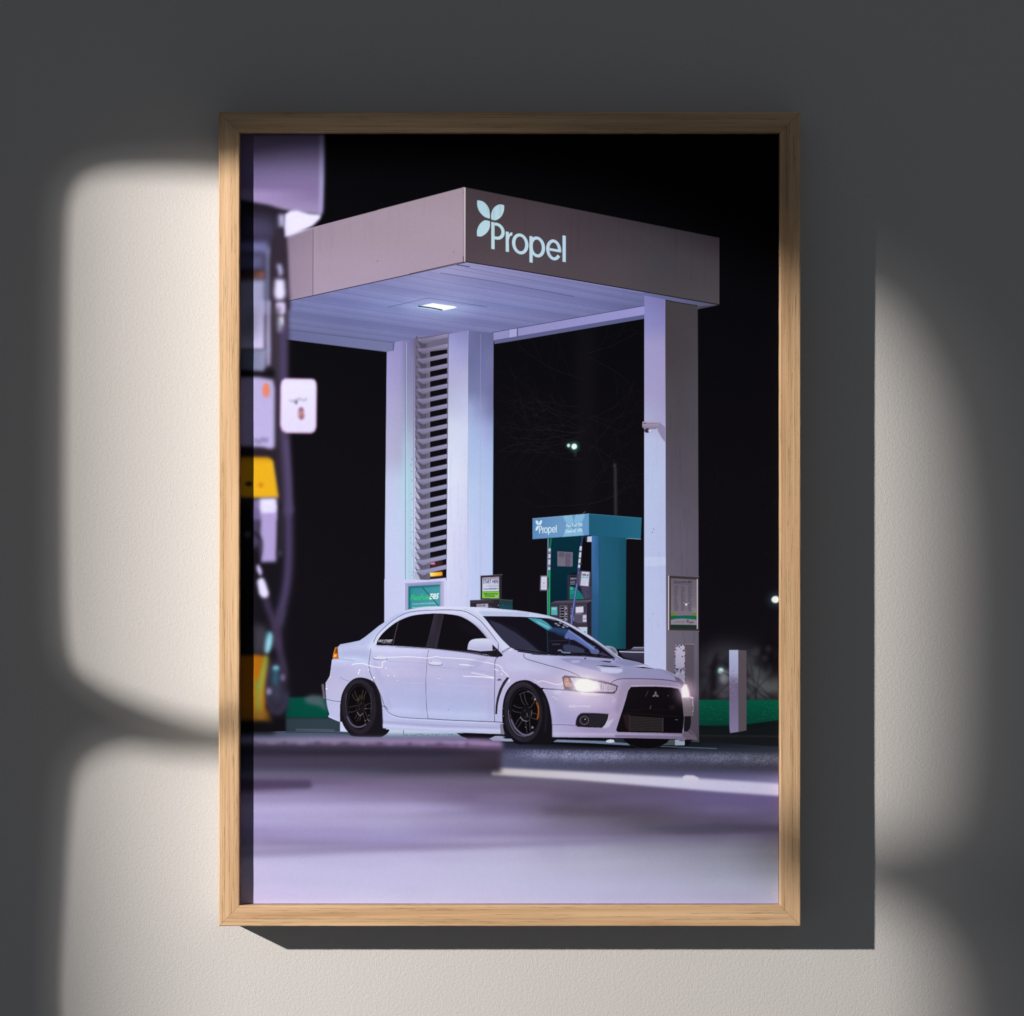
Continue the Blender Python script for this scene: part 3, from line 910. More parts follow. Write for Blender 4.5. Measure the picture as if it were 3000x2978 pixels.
# peeled paint patch on the post in front
Zj.poly([(820, 918), (905, 920), (905, 1500), (820, 1290)], (80, 70, 82), a=.6)
Zj.line([(820, 917), (905, 919)], 1.4, (160, 150, 160), a=.8)
Zj.poly([(726, 925), (822, 925), (820, 1290), (790, 1262), (760, 1235), (726, 1212)], lin((0, 1890), (188, 184, 212), (0, 2000), (150, 146, 178)))
for k in range(90):
    x, y = (rn.choice([729, 820]), rn.uniform(925, 1260)) if rn.rand() < .55 else (rn.uniform(728, 820), rn.choice([930, 975, 1150, 1165]) + rn.normal(0, 8))
    Zj.ell(x, y, rn.uniform(2, 7), rn.uniform(2, 9), (62, 52, 66), a=.85)
for k in range(40):
    Zj.ell(rn.uniform(730, 818), rn.uniform(1150, 1260), rn.uniform(3, 9), 3, (110, 104, 134), a=.6)
Zj.ell(797, 1035, 8, 5, (50, 44, 60))

# ---- green pump under its own little canopy
Zn.poly([(300, 445), (890, 405), (890, 1918), (300, 1918)], lin((1600, 1580), (4, 46, 62), (1600, 1780), (3, 36, 52)))
Zn.poly([(735, 440), (890, 405), (890, 920), (560, 935), (600, 920), (690, 905)], (12, 10, 16), blur=.8)
Zn.poly([(885, 405), (982, 412), (975, 1925), (880, 1925)], field([1733, 1755], [1568, 1620, 1690, 1760, 1900],
        [[(66, 116, 176), (40, 96, 146)], [(60, 108, 168), (44, 92, 142)], [(52, 98, 150), (54, 100, 158)], [(40, 88, 132), (44, 90, 140)], [(34, 80, 122), (36, 82, 126)]]))
Zn.poly([(982, 412), (1346, 440), (1340, 1925), (975, 1925)], field([1755, 1800, 1835], [1570, 1650, 1750, 1900],
        [[(30, 92, 118), (26, 86, 114), (24, 78, 104)], [(32, 90, 120), (28, 88, 116), (22, 78, 104)], [(30, 88, 114), (26, 90, 110), (18, 80, 96)], [(26, 84, 106), (20, 84, 98), (14, 68, 84)]]))
Zn.line([(882, 410), (880, 1910)], 1.4, (100, 150, 200), a=.45)
Zn.poly([(92, 180), (845, 115), (845, 402), (92, 456)], lin((1560, 1510), (84, 134, 186), (1725, 1570), (98, 152, 204), (0.5, (104, 152, 200))))
CLIP[0] = Zn.mask([(92, 180), (845, 115), (845, 402), (92, 456)])
pale = (132, 188, 226)
Zn.poly([(640, 250), (640, 250), (632, 180), (590, 90), (500, 60), (505, 160), (550, 240), (620, 262)], pale, sm=True, a=.85)
Zn.poly([(655, 250), (655, 250), (652, 190), (690, 100), (770, 70), (790, 130), (760, 210), (700, 258)], pale, sm=True, a=.85)
Zn.poly([(628, 305), (628, 305), (560, 300), (520, 370), (500, 450), (630, 450), (640, 370)], pale, sm=True, a=.8)
Zn.poly([(655, 305), (655, 305), (730, 300), (765, 370), (780, 450), (650, 450), (645, 370)], pale, sm=True, a=.8)
CLIP[0] = None
Zn.line([(92, 181), (845, 116)], 1.5, (150, 190, 226), a=.7)
Zn.line([(92, 455), (845, 402)], 1.3, (40, 84, 130), a=.8)
Zn.poly([(845, 115), (1552, 172), (1540, 457), (845, 404)], lin((1725, 0), (28, 90, 120), (1880, 0), (36, 104, 134), (.5, (28, 94, 126))))
Zn.line([(845, 117), (1550, 172)], 1.6, (90, 150, 186), a=.6)
Zn.line([(845, 116), (845, 402)], 1.4, (110, 165, 212), a=.6)
Zn.line([(1345, 452), (1390, 446), (1540, 456)], 1.8, (170, 200, 225), a=.7)
Zn.line([(765, 118), (780, 98), (798, 90)], 1.2, (150, 145, 130), a=.8)
draw_logo(Zn, lambda p: (133 + (p[0] - 630) * .338, 206 + (p[1] - 621) * .405 - .055 * (p[0] - 630) * .338), (206, 228, 244), 36)
Zn.text('Flex Fuel E85', 543, 296, 43, (208, 232, 246), slope=-.07, width=218, bold=.018)
Zn.text('Diesel #2  HPR', 532, 371, 43, (208, 232, 246), slope=-.07, width=230, bold=.018)
Zn.poly([(828, 420), (884, 418), (884, 492), (820, 490)], (196, 200, 232), blur=.4)
Zn.poly([(795, 425), (828, 420), (826, 480), (805, 480)], (44, 60, 92), a=.8)
Zn.poly([(424, 618), (630, 630), (628, 823), (424, 815)], (112, 106, 128))
for q in range(17):
    y = 636 + q * 10.5
    if q < 8: Zn.line([(440 + rn.uniform(0, 15), y), (440 + rn.uniform(50, 78), y + 3)], 1.5 if q in (0, 2, 4) else .9, (52, 44, 66), a=.9 if q in (0, 2, 4) else .3)
    Zn.line([(532, y + 6), (532 + rn.uniform(50, 88), y + 10)], 1.1, (64, 56, 78), a=.8)
Zn.line([(300, 450), (294, 1000), (296, 1490)], 3.2, (130, 160, 208), a=.85)
Zn.line([(338, 455), (330, 520), (322, 600)], 5, (22, 118, 66))
Zn.line([(322, 590), (314, 870)], 7.6, (128, 128, 154))
for y0_, y1_ in ((592, 612), (660, 700), (740, 790), (838, 868)): Zn.line([(320 - (y0_ - 590) * .02, y0_), (319 - (y1_ - 590) * .02, y1_)], 5.5, (196, 200, 224))
for y in (625, 650, 715, 800, 825): Zn.line([(302, y), (338, y)], 1.6, (50, 44, 64), a=.9)
Zn.line([(315, 880), (312, 1100), (310, 1490)], 7.2, (24, 142, 84))
Zn.line([(322, 890), (320, 1480)], 1.6, (80, 220, 150), a=.5)
Zn.poly([(288, 965), (316, 968), (314, 1118), (290, 1115)], (58, 70, 88))
Zn.poly([(197, 940), (290, 938), (297, 1145), (190, 1145), (188, 1130)], (92, 86, 112))
Zn.poly([(208, 955), (284, 955), (282, 1132), (204, 1130)], (202, 206, 230))
Zn.ell(243, 1042, 12, 14, (150, 150, 176), a=.7)
for y in (1072, 1088, 1102): Zn.line([(218, y), (272, y)], 1, (150, 152, 182), a=.6)
# poster behind the hose
Zn.poly([(558, 932), (885, 925), (885, 1265), (560, 1268)], (46, 44, 64))
Zn.poly([(588, 950), (770, 940), (770, 1260), (588, 1260)], (30, 32, 54))
Zn.poly([(588, 1080), (588, 1080), (660, 1105), (730, 1165), (784, 1256), (784, 1256), (588, 1260), (588, 1260)], (10, 124, 112), sm=True)
Zn.poly([(735, 1085), (885, 1085), (885, 1255), (785, 1256), (760, 1195)], (62, 58, 86), a=.9)
for k in range(40): Zn.line([(rn.choice([748, 795, 850]) + rn.uniform(0, 6), 1095 + k % 20 * 8), (780 + rn.uniform(0, 60), 1095 + k % 20 * 8)], .9, (90, 86, 118), a=.5)
Zn.text('CAN Y', 596, 996, 26, (196, 206, 226), width=84, bold=.02)
Zn.text('OR', 596, 1130, 26, (190, 220, 226), width=36, bold=.01)
for y in (1020, 1036, 1056): Zn.line([(598, y), (598 + rn.uniform(40, 80), y - 2)], 1.5, (178, 186, 208), a=.8)
for y in (1150, 1165, 1180): Zn.line([(596, y), (650, y)], 1.0, (90, 190, 180), a=.7)
# console
Zn.poly([(332, 1300), (470, 1282), (880, 1268), (882, 1925), (300, 1925)], (38, 33, 48))
Zn.poly([(335, 1305), (400, 1282), (880, 1266), (880, 1280), (825, 1312), (345, 1325)], lin((0, 1758), (96, 88, 108), (0, 1770), (58, 52, 68)))
Zn.poly([(335, 1320), (825, 1312), (825, 1925), (335, 1925)], (58, 50, 68))
Zn.poly([(342, 1362), (422, 1360), (424, 1472), (340, 1466)], (84, 170, 180))
Zn.poly([(350, 1375), (410, 1372), (410, 1400), (350, 1400)], (130, 205, 210), blur=1)
Zn.poly([(460, 1348), (554, 1346), (554, 1560), (460, 1530)], (24, 20, 32))
for a_ in (1348, 1420, 1492): Zn.line([(460, a_), (554, a_), (554, a_ + 68), (460, a_ + 68), (460, a_)], 1.1, (176, 176, 200), sm=False, a=.85)
for a_ in (1380, 1455, 1530):
    Zn.line([(468, a_), (510, a_)], 2, (190, 190, 212), a=.8)
    Zn.line([(525, a_ - 20), (548, a_), (525, a_ + 15)], 2.2, (206, 206, 228), a=.9, sm=False)
    Zn.line([(522, a_ - 25), (522, a_ + 28)], 1.2, (180, 180, 200), a=.8)
Zn.poly([(602, 1345), (815, 1336), (815, 1575), (700, 1580), (602, 1530)], (84, 78, 104))
Zn.poly([(612, 1352), (812, 1345), (806, 1445), (612, 1448)], (54, 48, 72), a=.8)
Zn.poly([(670, 1362), (772, 1356), (774, 1436), (668, 1440)], (208, 208, 230), blur=.5)
Zn.line([(670, 1453), (745, 1453)], 1.3, (208, 208, 226), a=.8)
Zn.poly([(765, 1470), (812, 1468), (814, 1562), (763, 1560)], (196, 194, 218))
Zn.line([(772, 1522), (806, 1522)], 2.4, (110, 106, 130), a=.8)
Zn.poly([(604, 1472), (640, 1470), (640, 1540), (604, 1530)], (190, 188, 214))
Zn.line([(615, 1385), (650, 1380)], 3, (180, 180, 204), a=.6)
Zn.line([(615, 1420), (640, 1418)], 3, (180, 180, 204), a=.6)
Zn.poly([(690, 1632), (824, 1630), (822, 1730), (760, 1690)], (188, 202, 222))
Zn.ell(792, 1698, 12, 10, (30, 130, 130))
Zn.line([(822, 1320), (832, 1600), (880, 1640)], 1.2, (20, 16, 28), a=.8)
# right hose
Zn.line([(760, 425), (752, 470), (738, 560)], 5.5, (40, 62, 104))
Zn.line([(738, 560), (712, 850)], 6.8, (120, 122, 150))
for y0_, y1_ in ((562, 602), (640, 690), (730, 768), (805, 846)): Zn.line([(738 - (y0_ - 560) * .09, y0_), (738 - (y1_ - 560) * .09, y1_)], 5.8, (200, 206, 228))
for y in (612, 625, 710, 780, 790): Zn.line([(716, y), (752, y)], 2, (60, 52, 76), a=.9)
Zn.line([(712, 850), (702, 950), (680, 1110), (650, 1310), (626, 1480), (614, 1590)], 6.8, (62, 76, 140))
Zn.line([(706, 900), (676, 1110), (646, 1310), (622, 1480), (610, 1590)], 2.2, (128, 146, 212), a=.8)
Zn.poly([(690, 910), (735, 905), (725, 1060), (680, 1050)], (78, 72, 96))
Zn.poly([(737, 878), (852, 886), (868, 898), (852, 1082), (842, 1094), (722, 1084), (712, 1070), (728, 888)], (98, 92, 118))
Zn.poly([(752, 892), (852, 898), (838, 1082), (733, 1072)], (208, 210, 234))
Zn.text('DIESEL #2', 754, 942, 27, (54, 48, 72), slope=.05, lean=.1, width=88, bold=.03)
Zn.text('HPR 20%', 750, 975, 22, (50, 148, 176), slope=.05, lean=.1, width=88, bold=.03)
for q in range(6): Zn.line([(748, 990 + q * 13), (835 - (q % 3) * 12, 995 + q * 13)], 1.1, (160, 162, 190), a=.7)

# ---- pay point left of it
Zm.poly([(1322, 458), (1590, 443), (1590, 760), (1322, 760)], (42, 36, 50))
Zm.line([(1322, 459), (1565, 446), (1592, 447)], 1.6, (120, 112, 130), a=.8)
Zm.poly([(1345, 482), (1554, 472), (1554, 742), (1343, 740)], (196, 202, 230))
Zm.poly([(1345, 482), (1554, 472), (1554, 498), (1345, 508)], (152, 140, 164))
Zm.text('START HERE', 1354, 556, 46, (42, 38, 58), slope=-.02, width=194, bold=.008)
for y, x in ((575, 1420), (588, 1400), (597, 1430)): Zm.line([(x, y), (1546, y - 3)], .9, (130, 132, 160), a=.8)
for x in (1362, 1384, 1400): Zm.line([(x, 626), (x + 14, 626)], 1.8, (70, 66, 92), a=.9)
for x in (1428, 1466, 1488, 1508): Zm.line([(x, 622), (x + (26 if x == 1428 else 10), 622)], 3.2, (80, 90, 150), a=.9)
Zm.line([(1528, 622), (1544, 620)], 1.8, (110, 106, 130))
Zm.poly([(1343, 652), (1554, 648), (1554, 742), (1343, 740)], (128, 196, 64))
Zm.line([(1343, 662), (1554, 657)], 1.2, (60, 110, 40), a=.7)
Zm.text('PREMISES ARE PROTECTED BY', 1362, 695, 17, (18, 70, 30), width=178, bold=.03)
Zm.text('VIDEO SURVEILLANCE', 1374, 722, 17, (18, 70, 30), width=126, bold=.03)
Zm.ell(1515, 708, 14, 12, (226, 240, 214))
Zm.line([(1508, 712), (1522, 702)], 2, (20, 50, 30))
Zm.poly([(1190, 768), (1480, 757), (1556, 755), (1556, 900), (1190, 900)], (42, 37, 50))
Zm.poly([(1192, 768), (1480, 758), (1480, 800), (1192, 805)], (56, 50, 64))
Zm.line([(1190, 767), (1480, 757), (1556, 750)], 1.4, (112, 104, 122), a=.7)
Zm.poly([(1272, 815), (1417, 810), (1417, 900), (1272, 900)], (168, 162, 188))
for q in range(3): Zm.line([(1282, 828 + q * 8), (1345, 826 + q * 8)], 1.1, (80, 74, 100), a=.8)
Zm.ell(1366, 832, 11, 12, (70, 64, 90))
Zm.line([(1420, 842), (1456, 842)], 1.2, (170, 162, 188), a=.5)
Zm.poly([(1556, 757), (1724, 766), (1724, 920), (1556, 900)], (34, 58, 68))
Zm.poly([(1560, 830), (1724, 836), (1724, 920), (1560, 900)], (20, 74, 92), a=.8)
Zm.line([(1556, 757), (1724, 766)], 1.3, (120, 130, 140), a=.6)
Zm.ell(1604, 826, 8, 10, (70, 84, 40), a=.8)
Zm.ell(1547, 830, 4, 4, (230, 220, 230))
# flex fuel sign on the column
Zm.poly([(380, 552), (812, 524), (858, 530), (860, 920), (380, 930)], (170, 164, 208))
Zm.poly([(392, 560), (825, 532), (825, 560), (412, 590)], (150, 146, 196))
Zm.line([(824, 530), (846, 560), (846, 860)], 1.2, (196, 196, 232), a=.8, sm=False)
Zm.line([(380, 552), (380, 920)], 1.6, (120, 116, 160), a=.8)
Zm.poly([(414, 592), (814, 568), (818, 930), (414, 930)], lin((1200, 1715), (44, 134, 148), (1285, 1790), (74, 160, 172)))
Zm.poly([(414, 592), (814, 568), (814, 588), (600, 606), (440, 612), (440, 900), (414, 900)], (18, 104, 116), blur=2, a=.9)
Zm.text('FlexFuel', 440, 766, 66, (46, 208, 98), slope=-.045, lean=.22, width=232, bold=.012)
Zm.text('E85', 678, 752, 66, (226, 240, 246), slope=-.04, lean=.22, width=110, bold=.035)
Zm.text('Increases power & acceleration', 464, 822, 18, (196, 226, 232), slope=-.05, width=285, bold=.01)
Zm.text('High-octane performance', 464, 866, 18, (196, 226, 232), slope=-.05, width=230, bold=.01)
Zm.line([(596, 612), (690, 716), (800, 842)], 1.6, (18, 26, 38))
# ---- ground under and behind the car
S_.poly([(690, 2142), (1478, 2142), (2300, 2188), (2300, 2400), (690, 2400)],
        field([700, 960, 1200, 1480, 1800, 2290], [2140, 2160, 2185, 2200, 2215, 2240, 2300],
              [[(76, 86, 108), (66, 78, 100), (60, 74, 96), (24, 28, 38), (16, 18, 26), (22, 24, 30)],
               [(84, 90, 116), (78, 88, 112), (80, 92, 118), (20, 20, 30), (14, 14, 20), (22, 24, 30)],
               [(90, 94, 122), (84, 90, 118), (70, 76, 100), (40, 42, 62), (12, 12, 18), (34, 44, 56)],
               [(90, 94, 122), (84, 90, 118), (62, 66, 90), (62, 64, 92), (52, 54, 76), (44, 50, 64)],
               [(90, 94, 122), (84, 90, 118), (62, 66, 90), (78, 80, 112), (84, 86, 116), (66, 68, 88)],
               [(90, 94, 122), (84, 90, 118), (62, 66, 90), (80, 84, 116), (70, 70, 96), (56, 56, 74)],
               [(90, 94, 122), (84, 90, 118), (62, 66, 90), (84, 84, 120), (78, 76, 108), (66, 64, 88)]]))
Zh.line([(-200, 1262), (300, 1270), (450, 1300)], 2.5, (40, 46, 62), a=.8, blur=.8)
Zh.line([(-100, 1240), (250, 1245)], 5, (96, 108, 130), a=.6, blur=1.5)
Zh.poly([(308, 1165), (450, 1165), (450, 1290), (420, 1262), (308, 1255)], (196, 200, 236))
Zh.poly([(740, 1225), (1120, 1240), (1460, 1265), (1500, 1330), (700, 1320)], lin((0, 2133), (176, 192, 216), (0, 2160), (96, 110, 140), (.4, (186, 202, 226))))
Zh.line([(900, 1245), (905, 1285)], 1.6, (40, 90, 90))
for k in range(50): Zh.ell(rn.uniform(900, 1450), 1287 + rn.normal(0, 4), rn.uniform(3, 12), 2, (40, 96, 96), a=.7)
Zh.poly([(1400, 1270), (1780, 1275), (1780, 1300), (1700, 1318), (1500, 1322), (1440, 1300)], (14, 10, 16))
Zh.poly([(1700, 1325), (1760, 1298), (1840, 1300), (1918, 1330)], (150, 160, 190))
# asphalt shimmer in front of the car
h_, w_ = CH, CW
j0, j1 = int((2178 - PY0) * R), int((2300 - PY0) * R); i0 = int((1465 - PX0) * R)
rg = np.random.RandomState(2)
fine = rg.rand(j1 - j0, CW - i0).astype(np.float32)
fine = gauss(fine, .8); fine = (fine - fine.mean()) / fine.std()
Y = ((np.arange(j0, j1) + .5) / R + PY0)[:, None]; X = ((np.arange(i0, CW) + .5) / R + PX0)[None, :]
hor = 2192 + (X - 1480) * .012
band = np.exp(-((Y - hor - 14 - (X - 1480) * .012) / 17) ** 2)
strk = noise2(j1 - j0, CW - i0, 40, 4) * .6 + noise2(j1 - j0, CW - i0, 14, 6) * .4
amp = band * (.55 + .9 * np.exp(-((X - 1700) / 170) ** 2) + .45 * np.exp(-((X - 2150) / 160) ** 2))
edge = np.clip((X - 1468) / 60, 0, 1)
lum = (amp * (.15 + .03 * np.clip(fine, -2, 3)) * (.35 + strk) + (fine * .014) * np.exp(-((Y - hor) / 60) ** 2)) * np.clip((Y - hor) / 5, 0, 1) * edge
CV[j0:j1, i0:] = np.clip(CV[j0:j1, i0:] + lum[..., None] * np.array((.86, .88, 1.0), np.float32), 0, 1)
Zi.poly([(200, 1128), (1740, 1140), (1700, 1196), (1600, 1222), (1250, 1218), (620, 1188), (330, 1188), (230, 1150)], (12, 10, 16), blur=1.2)
Zi.poly([(95, 1142), (270, 1142), (290, 1165), (120, 1160)], (150, 160, 190), blur=.6)
Zi.poly([(640, 1150), (1230, 1168), (1250, 1198), (900, 1178), (605, 1168)], lin((1620, 0), (120, 138, 168), (1850, 0), (96, 120, 148)), blur=.6)
Zi.poly([(1040, 1156), (1070, 1148), (1100, 1152), (1104, 1170), (1070, 1176), (1035, 1170)], (206, 212, 236))
Zi.poly([(1110, 1140), (1190, 1144), (1230, 1180), (1110, 1172)], (40, 40, 56))
Zi.poly([(1520, 1150), (1600, 1150), (1600, 1196), (1490, 1196)], (70, 80, 84))
Zi.poly([(1594, 1150), (1672, 1152), (1672, 1196), (1594, 1196)], (150, 166, 190))
Zi.line([(1480, 1205), (1930, 1222)], 2.4, (96, 116, 138), a=.8)
Zi.poly([(1170, 1140), (1550, 1145), (1530, 1175), (1470, 1205), (1380, 1222), (1300, 1220), (1230, 1195), (1190, 1165)], (11, 9, 14))
Zi.line([(1240, 1190), (1300, 1216), (1400, 1222), (1470, 1206)], 1.2, (50, 60, 70), a=.6)

# ---- the car
body = [Zh.src(p) for p in [(285, 466), (310, 440), (400, 424), (490, 405), (540, 372), (600, 325), (670, 268), (740, 222), (810, 172), (880, 138), (960, 112), (1050, 96),
                            (1140, 87), (1230, 84), (1350, 84), (1500, 88), (1620, 94), (1750, 101)]]
body += [Zi.src(p) for p in [(200, 96), (300, 104), (400, 117), (480, 130), (560, 146), (640, 170), (730, 208), (800, 246), (870, 286), (930, 326), (1000, 376), (1060, 418), (1110, 455), (1170, 497),
                             (1220, 506), (1300, 524), (1360, 545), (1420, 572), (1480, 578), (1530, 592), (1580, 618), (1630, 650), (1668, 686), (1672, 704), (1640, 745),
                             (1655, 800), (1665, 960), (1664, 1085), (1700, 1100), (1745, 1118), (1770, 1145), (1755, 1152), (1700, 1148), (1640, 1156), (1600, 1145), (1300, 1138),
                             (1000, 1134), (600, 1130), (600, 1040), (592, 960), (575, 870), (548, 790), (515, 735), (470, 700), (430, 684), (380, 675), (330, 684),
                             (280, 715), (240, 770), (212, 850), (200, 930), (198, 1005), (205, 1060), (215, 1105), (120, 1103)]]
body += [Zh.src(p) for p in [(1600, 1272), (1400, 1264), (1200, 1256), (1000, 1244), (800, 1230), (708, 1225), (700, 1120), (697, 1020), (688, 950), (665, 870), (625, 800), (570, 765), (500, 752), (440, 765),
                             (385, 805), (345, 870), (320, 940), (308, 1010), (306, 1100), (308, 1167), (250, 1145), (200, 1122), (198, 1110), (208, 1095), (195, 1050), (182, 1000), (174, 900), (172, 800),
                             (190, 775), (212, 735), (222, 670), (232, 582), (245, 574)]]
gx = [950, 990, 1060, 1140, 1220, 1300, 1380, 1450, 1520, 1600, 1680, 1760, 1850, 1930, 2035]
gy = [1776, 1800, 1850, 1900, 1935, 1960, 1990, 2030, 2070, 2110, 2150]
rows = [
 [(190, 196, 230)] * 2 + [(184, 196, 236), (180, 194, 236), (196, 202, 240), (206, 210, 244), (206, 212, 244), (200, 210, 242), (190, 204, 238), (184, 198, 232)] + [(170, 184, 220)] * 5,
 [(176, 190, 228)] * 2 + [(176, 192, 232), (172, 186, 230), (190, 196, 236), (208, 210, 244), (204, 210, 244), (200, 210, 240), (196, 206, 238), (192, 204, 238)] + [(170, 184, 220)] * 5,
 [(160, 172, 212), (160, 174, 216), (168, 184, 226), (186, 192, 232), (200, 202, 238), (200, 202, 238), (198, 200, 238), (200, 202, 240), (200, 202, 238), (196, 200, 236)] + [(180, 186, 226)] * 5,
 [(172, 180, 222), (170, 178, 222), (180, 186, 226), (190, 192, 234), (190, 190, 232), (186, 186, 230), (186, 188, 232), (190, 190, 234), (192, 194, 234), (186, 190, 230), (170, 176, 220), (164, 170, 216), (150, 156, 206), (150, 156, 202), (150, 150, 190)],
 [(186, 192, 230), (186, 192, 232), (188, 190, 232), (188, 188, 230), (186, 184, 226), (184, 182, 224), (184, 182, 224), (186, 184, 226), (188, 188, 230), (182, 184, 226), (156, 158, 204), (156, 158, 204), (140, 144, 192), (146, 150, 196), (150, 150, 190)],
 [(178, 176, 216), (174, 174, 216), (184, 182, 224), (184, 182, 224), (180, 178, 220), (182, 180, 222), (180, 178, 220), (184, 182, 224), (188, 186, 228), (184, 180, 224), (176, 170, 216), (168, 164, 212), (154, 152, 200), (140, 140, 186), (120, 118, 160)],
 [(176, 174, 214), (178, 176, 216), (180, 178, 220), (178, 176, 218), (178, 176, 218), (178, 178, 222), (176, 176, 222), (184, 180, 222), (184, 178, 222), (182, 172, 214), (178, 166, 208), (172, 158, 200), (164, 148, 188), (150, 136, 176), (130, 118, 156)],
 [(178, 176, 216), (182, 180, 220), (184, 180, 220), (176, 178, 222), (176, 180, 224), (176, 180, 226), (176, 180, 226), (182, 180, 222), (180, 174, 218), (180, 174, 218), (178, 170, 214), (172, 160, 202), (160, 144, 182), (140, 126, 160), (130, 116, 150)],
 [(180, 182, 224), (182, 184, 226), (182, 184, 226), (176, 182, 228), (174, 182, 228), (172, 180, 226), (174, 182, 228), (180, 182, 226), (180, 176, 220), (178, 176, 220), (178, 170, 214), (172, 158, 200), (160, 144, 182), (140, 126, 160), (130, 116, 148)],
 [(178, 182, 226), (180, 184, 228), (184, 186, 228), (180, 188, 232), (176, 184, 230), (178, 186, 232), (180, 188, 232), (180, 184, 228), (180, 178, 222), (176, 174, 218), (170, 162, 208), (162, 150, 194), (150, 136, 174), (140, 126, 160), (120, 108, 138)],
 [(180, 184, 228), (180, 184, 228), (186, 188, 230), (184, 190, 232), (180, 186, 230), (182, 188, 232), (184, 190, 232), (186, 188, 230), (184, 182, 226), (180, 178, 222), (170, 162, 206), (158, 148, 190), (150, 136, 176), (140, 126, 162), (104, 92, 118)]]
S_.poly([(996, 2060), (998, 2114), (1100, 2120), (1470, 2150), (1500, 2108), (1330, 1850), (1010, 1960)], (14, 12, 18))   # wheel wells
S_.poly(body, field(gx, gy, rows))
CLIP[0] = S_.mask(body)
# rear quarter
Zh.poly([(285, 470), (600, 455), (640, 470), (600, 500), (420, 500), (300, 520)], (196, 204, 238), blur=5, a=.7)
Zh.poly([(300, 480), (580, 470), (590, 570), (420, 560), (300, 545)], (164, 170, 216), blur=6, a=.6)
Zh.poly([(290, 578), (470, 560), (600, 610), (590, 640), (480, 590), (300, 600)], (186, 208, 240), blur=4, a=.8)
Zh.line([(232, 582), (290, 577), (440, 592)], 1.3, (120, 120, 160), a=.7)
Zh.poly([(560, 470), (620, 380), (700, 290), (640, 420), (640, 470), (900, 480), (1130, 500), (1130, 520), (900, 500), (600, 500)], (214, 220, 248), blur=4, a=.5)
Zh.line([(310, 748), (350, 772), (400, 785)], 1.2, (110, 108, 146), a=.8)
Zh.line([(175, 952), (240, 968), (308, 976)], 1.5, (70, 68, 96), a=.9)
Zh.line([(176, 955), (196, 1090)], 2, (96, 92, 126), a=.8)
Zh.line([(198, 1112), (306, 1160)], 3, (206, 208, 240), a=.5)
Zh.line([(228, 600), (214, 732), (178, 790)], 1.6, (214, 216, 244), a=.55)
# roof and door frames
dk = (58, 58, 84)
Zh.line([(622, 420), (655, 352), (720, 285), (800, 218), (880, 168), (960, 138), (1080, 124), (1200, 120)], 1.5, dk, a=.85)
Zh.line([(1200, 120), (1330, 118), (1450, 126), (1520, 150), (1600, 200), (1660, 262), (1720, 336), (1770, 400), (1790, 430), (1788, 500), (1782, 560)], 1.7, (40, 38, 58), a=.9)
Zh.line([(1470, 108), (1560, 148), (1640, 205), (1720, 290), (1790, 390), (1835, 500)], 1.1, (120, 122, 166), a=.55)
Zh.line([(900, 132), (1100, 100), (1300, 96), (1480, 100)], 3, (222, 228, 250), a=.5, blur=1.5)
Zi.poly([(60, 96), (200, 110), (300, 124), (260, 112), (130, 96)], (214, 224, 248), blur=2, a=.7)
Zi.line([(-10, 95), (40, 150)], 3, (220, 224, 248), a=.7)
Zm.poly([(1290, 910), (1370, 905), (1932, 920), (1932, 965), (1352, 965)], (176, 186, 226), blur=1, a=.75)
Zh.line([(870, 190), (980, 158), (1190, 140), (1300, 142), (1430, 158), (1560, 235), (1670, 330), (1760, 450)], 4.2, (204, 206, 240), a=.9)
Zh.line([(640, 430), (680, 350), (760, 270), (860, 195)], 5, (214, 222, 246), a=.7, blur=.8)
Zh.poly([(1830, 500), (1760, 380), (1690, 270), (1640, 185), (1700, 250), (1790, 370), (1918, 470), (1918, 500)], (212, 218, 246), blur=1.4, a=.7)
Zh.line([(1905, 470), (1860, 500), (1825, 520)], 1.6, (64, 62, 92), a=.8)
# side glass
glass = (15, 12, 19)
Zh.poly([(650, 432), (650, 432), (662, 400), (700, 345), (760, 288), (830, 236), (910, 196), (990, 170), (1090, 156), (1196, 150), (1196, 150), (1196, 150), (1115, 466), (1115, 466), (1115, 466), (900, 455), (655, 448), (655, 448)], glass, sm=True)
Zh.poly([(1196, 150), (1278, 152), (1214, 478), (1112, 468)], field([1230, 1260, 1290], [1797, 1900], [[(44, 38, 52), (54, 48, 64), (40, 34, 46)], [(66, 60, 82), (42, 36, 50), (50, 44, 60)]]))
Zh.line([(1240, 160), (1180, 470)], 1.4, (30, 26, 38), a=.9)
Zh.poly([(1278, 152), (1278, 152), (1278, 152), (1400, 168), (1480, 198), (1560, 250), (1630, 318), (1690, 392), (1730, 460), (1730, 460), (1740, 500), (1740, 545), (1740, 545), (1500, 508), (1213, 478), (1213, 478)], glass, sm=True)
Zh.poly([(1400, 180), (1600, 290), (1700, 420), (1600, 400), (1450, 300)], (24, 20, 32), blur=8, a=.6)
Zh.line([(852, 228), (826, 330), (802, 438)], 2.4, (58, 52, 62), a=.95)
Zh.line([(856, 232), (830, 330), (806, 438)], .9, (120, 112, 124), a=.6)
Zh.line([(652, 440), (900, 455), (1115, 470), (1215, 480), (1500, 514), (1700, 548), (1790, 556)], 3.0, (26, 22, 32))
Zh.line([(652, 450), (900, 466), (1130, 480), (1500, 524), (1690, 556)], 1.1, (110, 106, 140), a=.7)
Zh.line([(830, 465), (1120, 480)], 1.0, (54, 50, 70), a=.8)
Zh.poly([(1690, 450), (1740, 445), (1795, 500), (1834, 540), (1822, 556), (1740, 552), (1660, 530)], (26, 22, 31))
Zh.line([(1782, 480), (1782, 552)], 1.1, (70, 66, 84), a=.8)
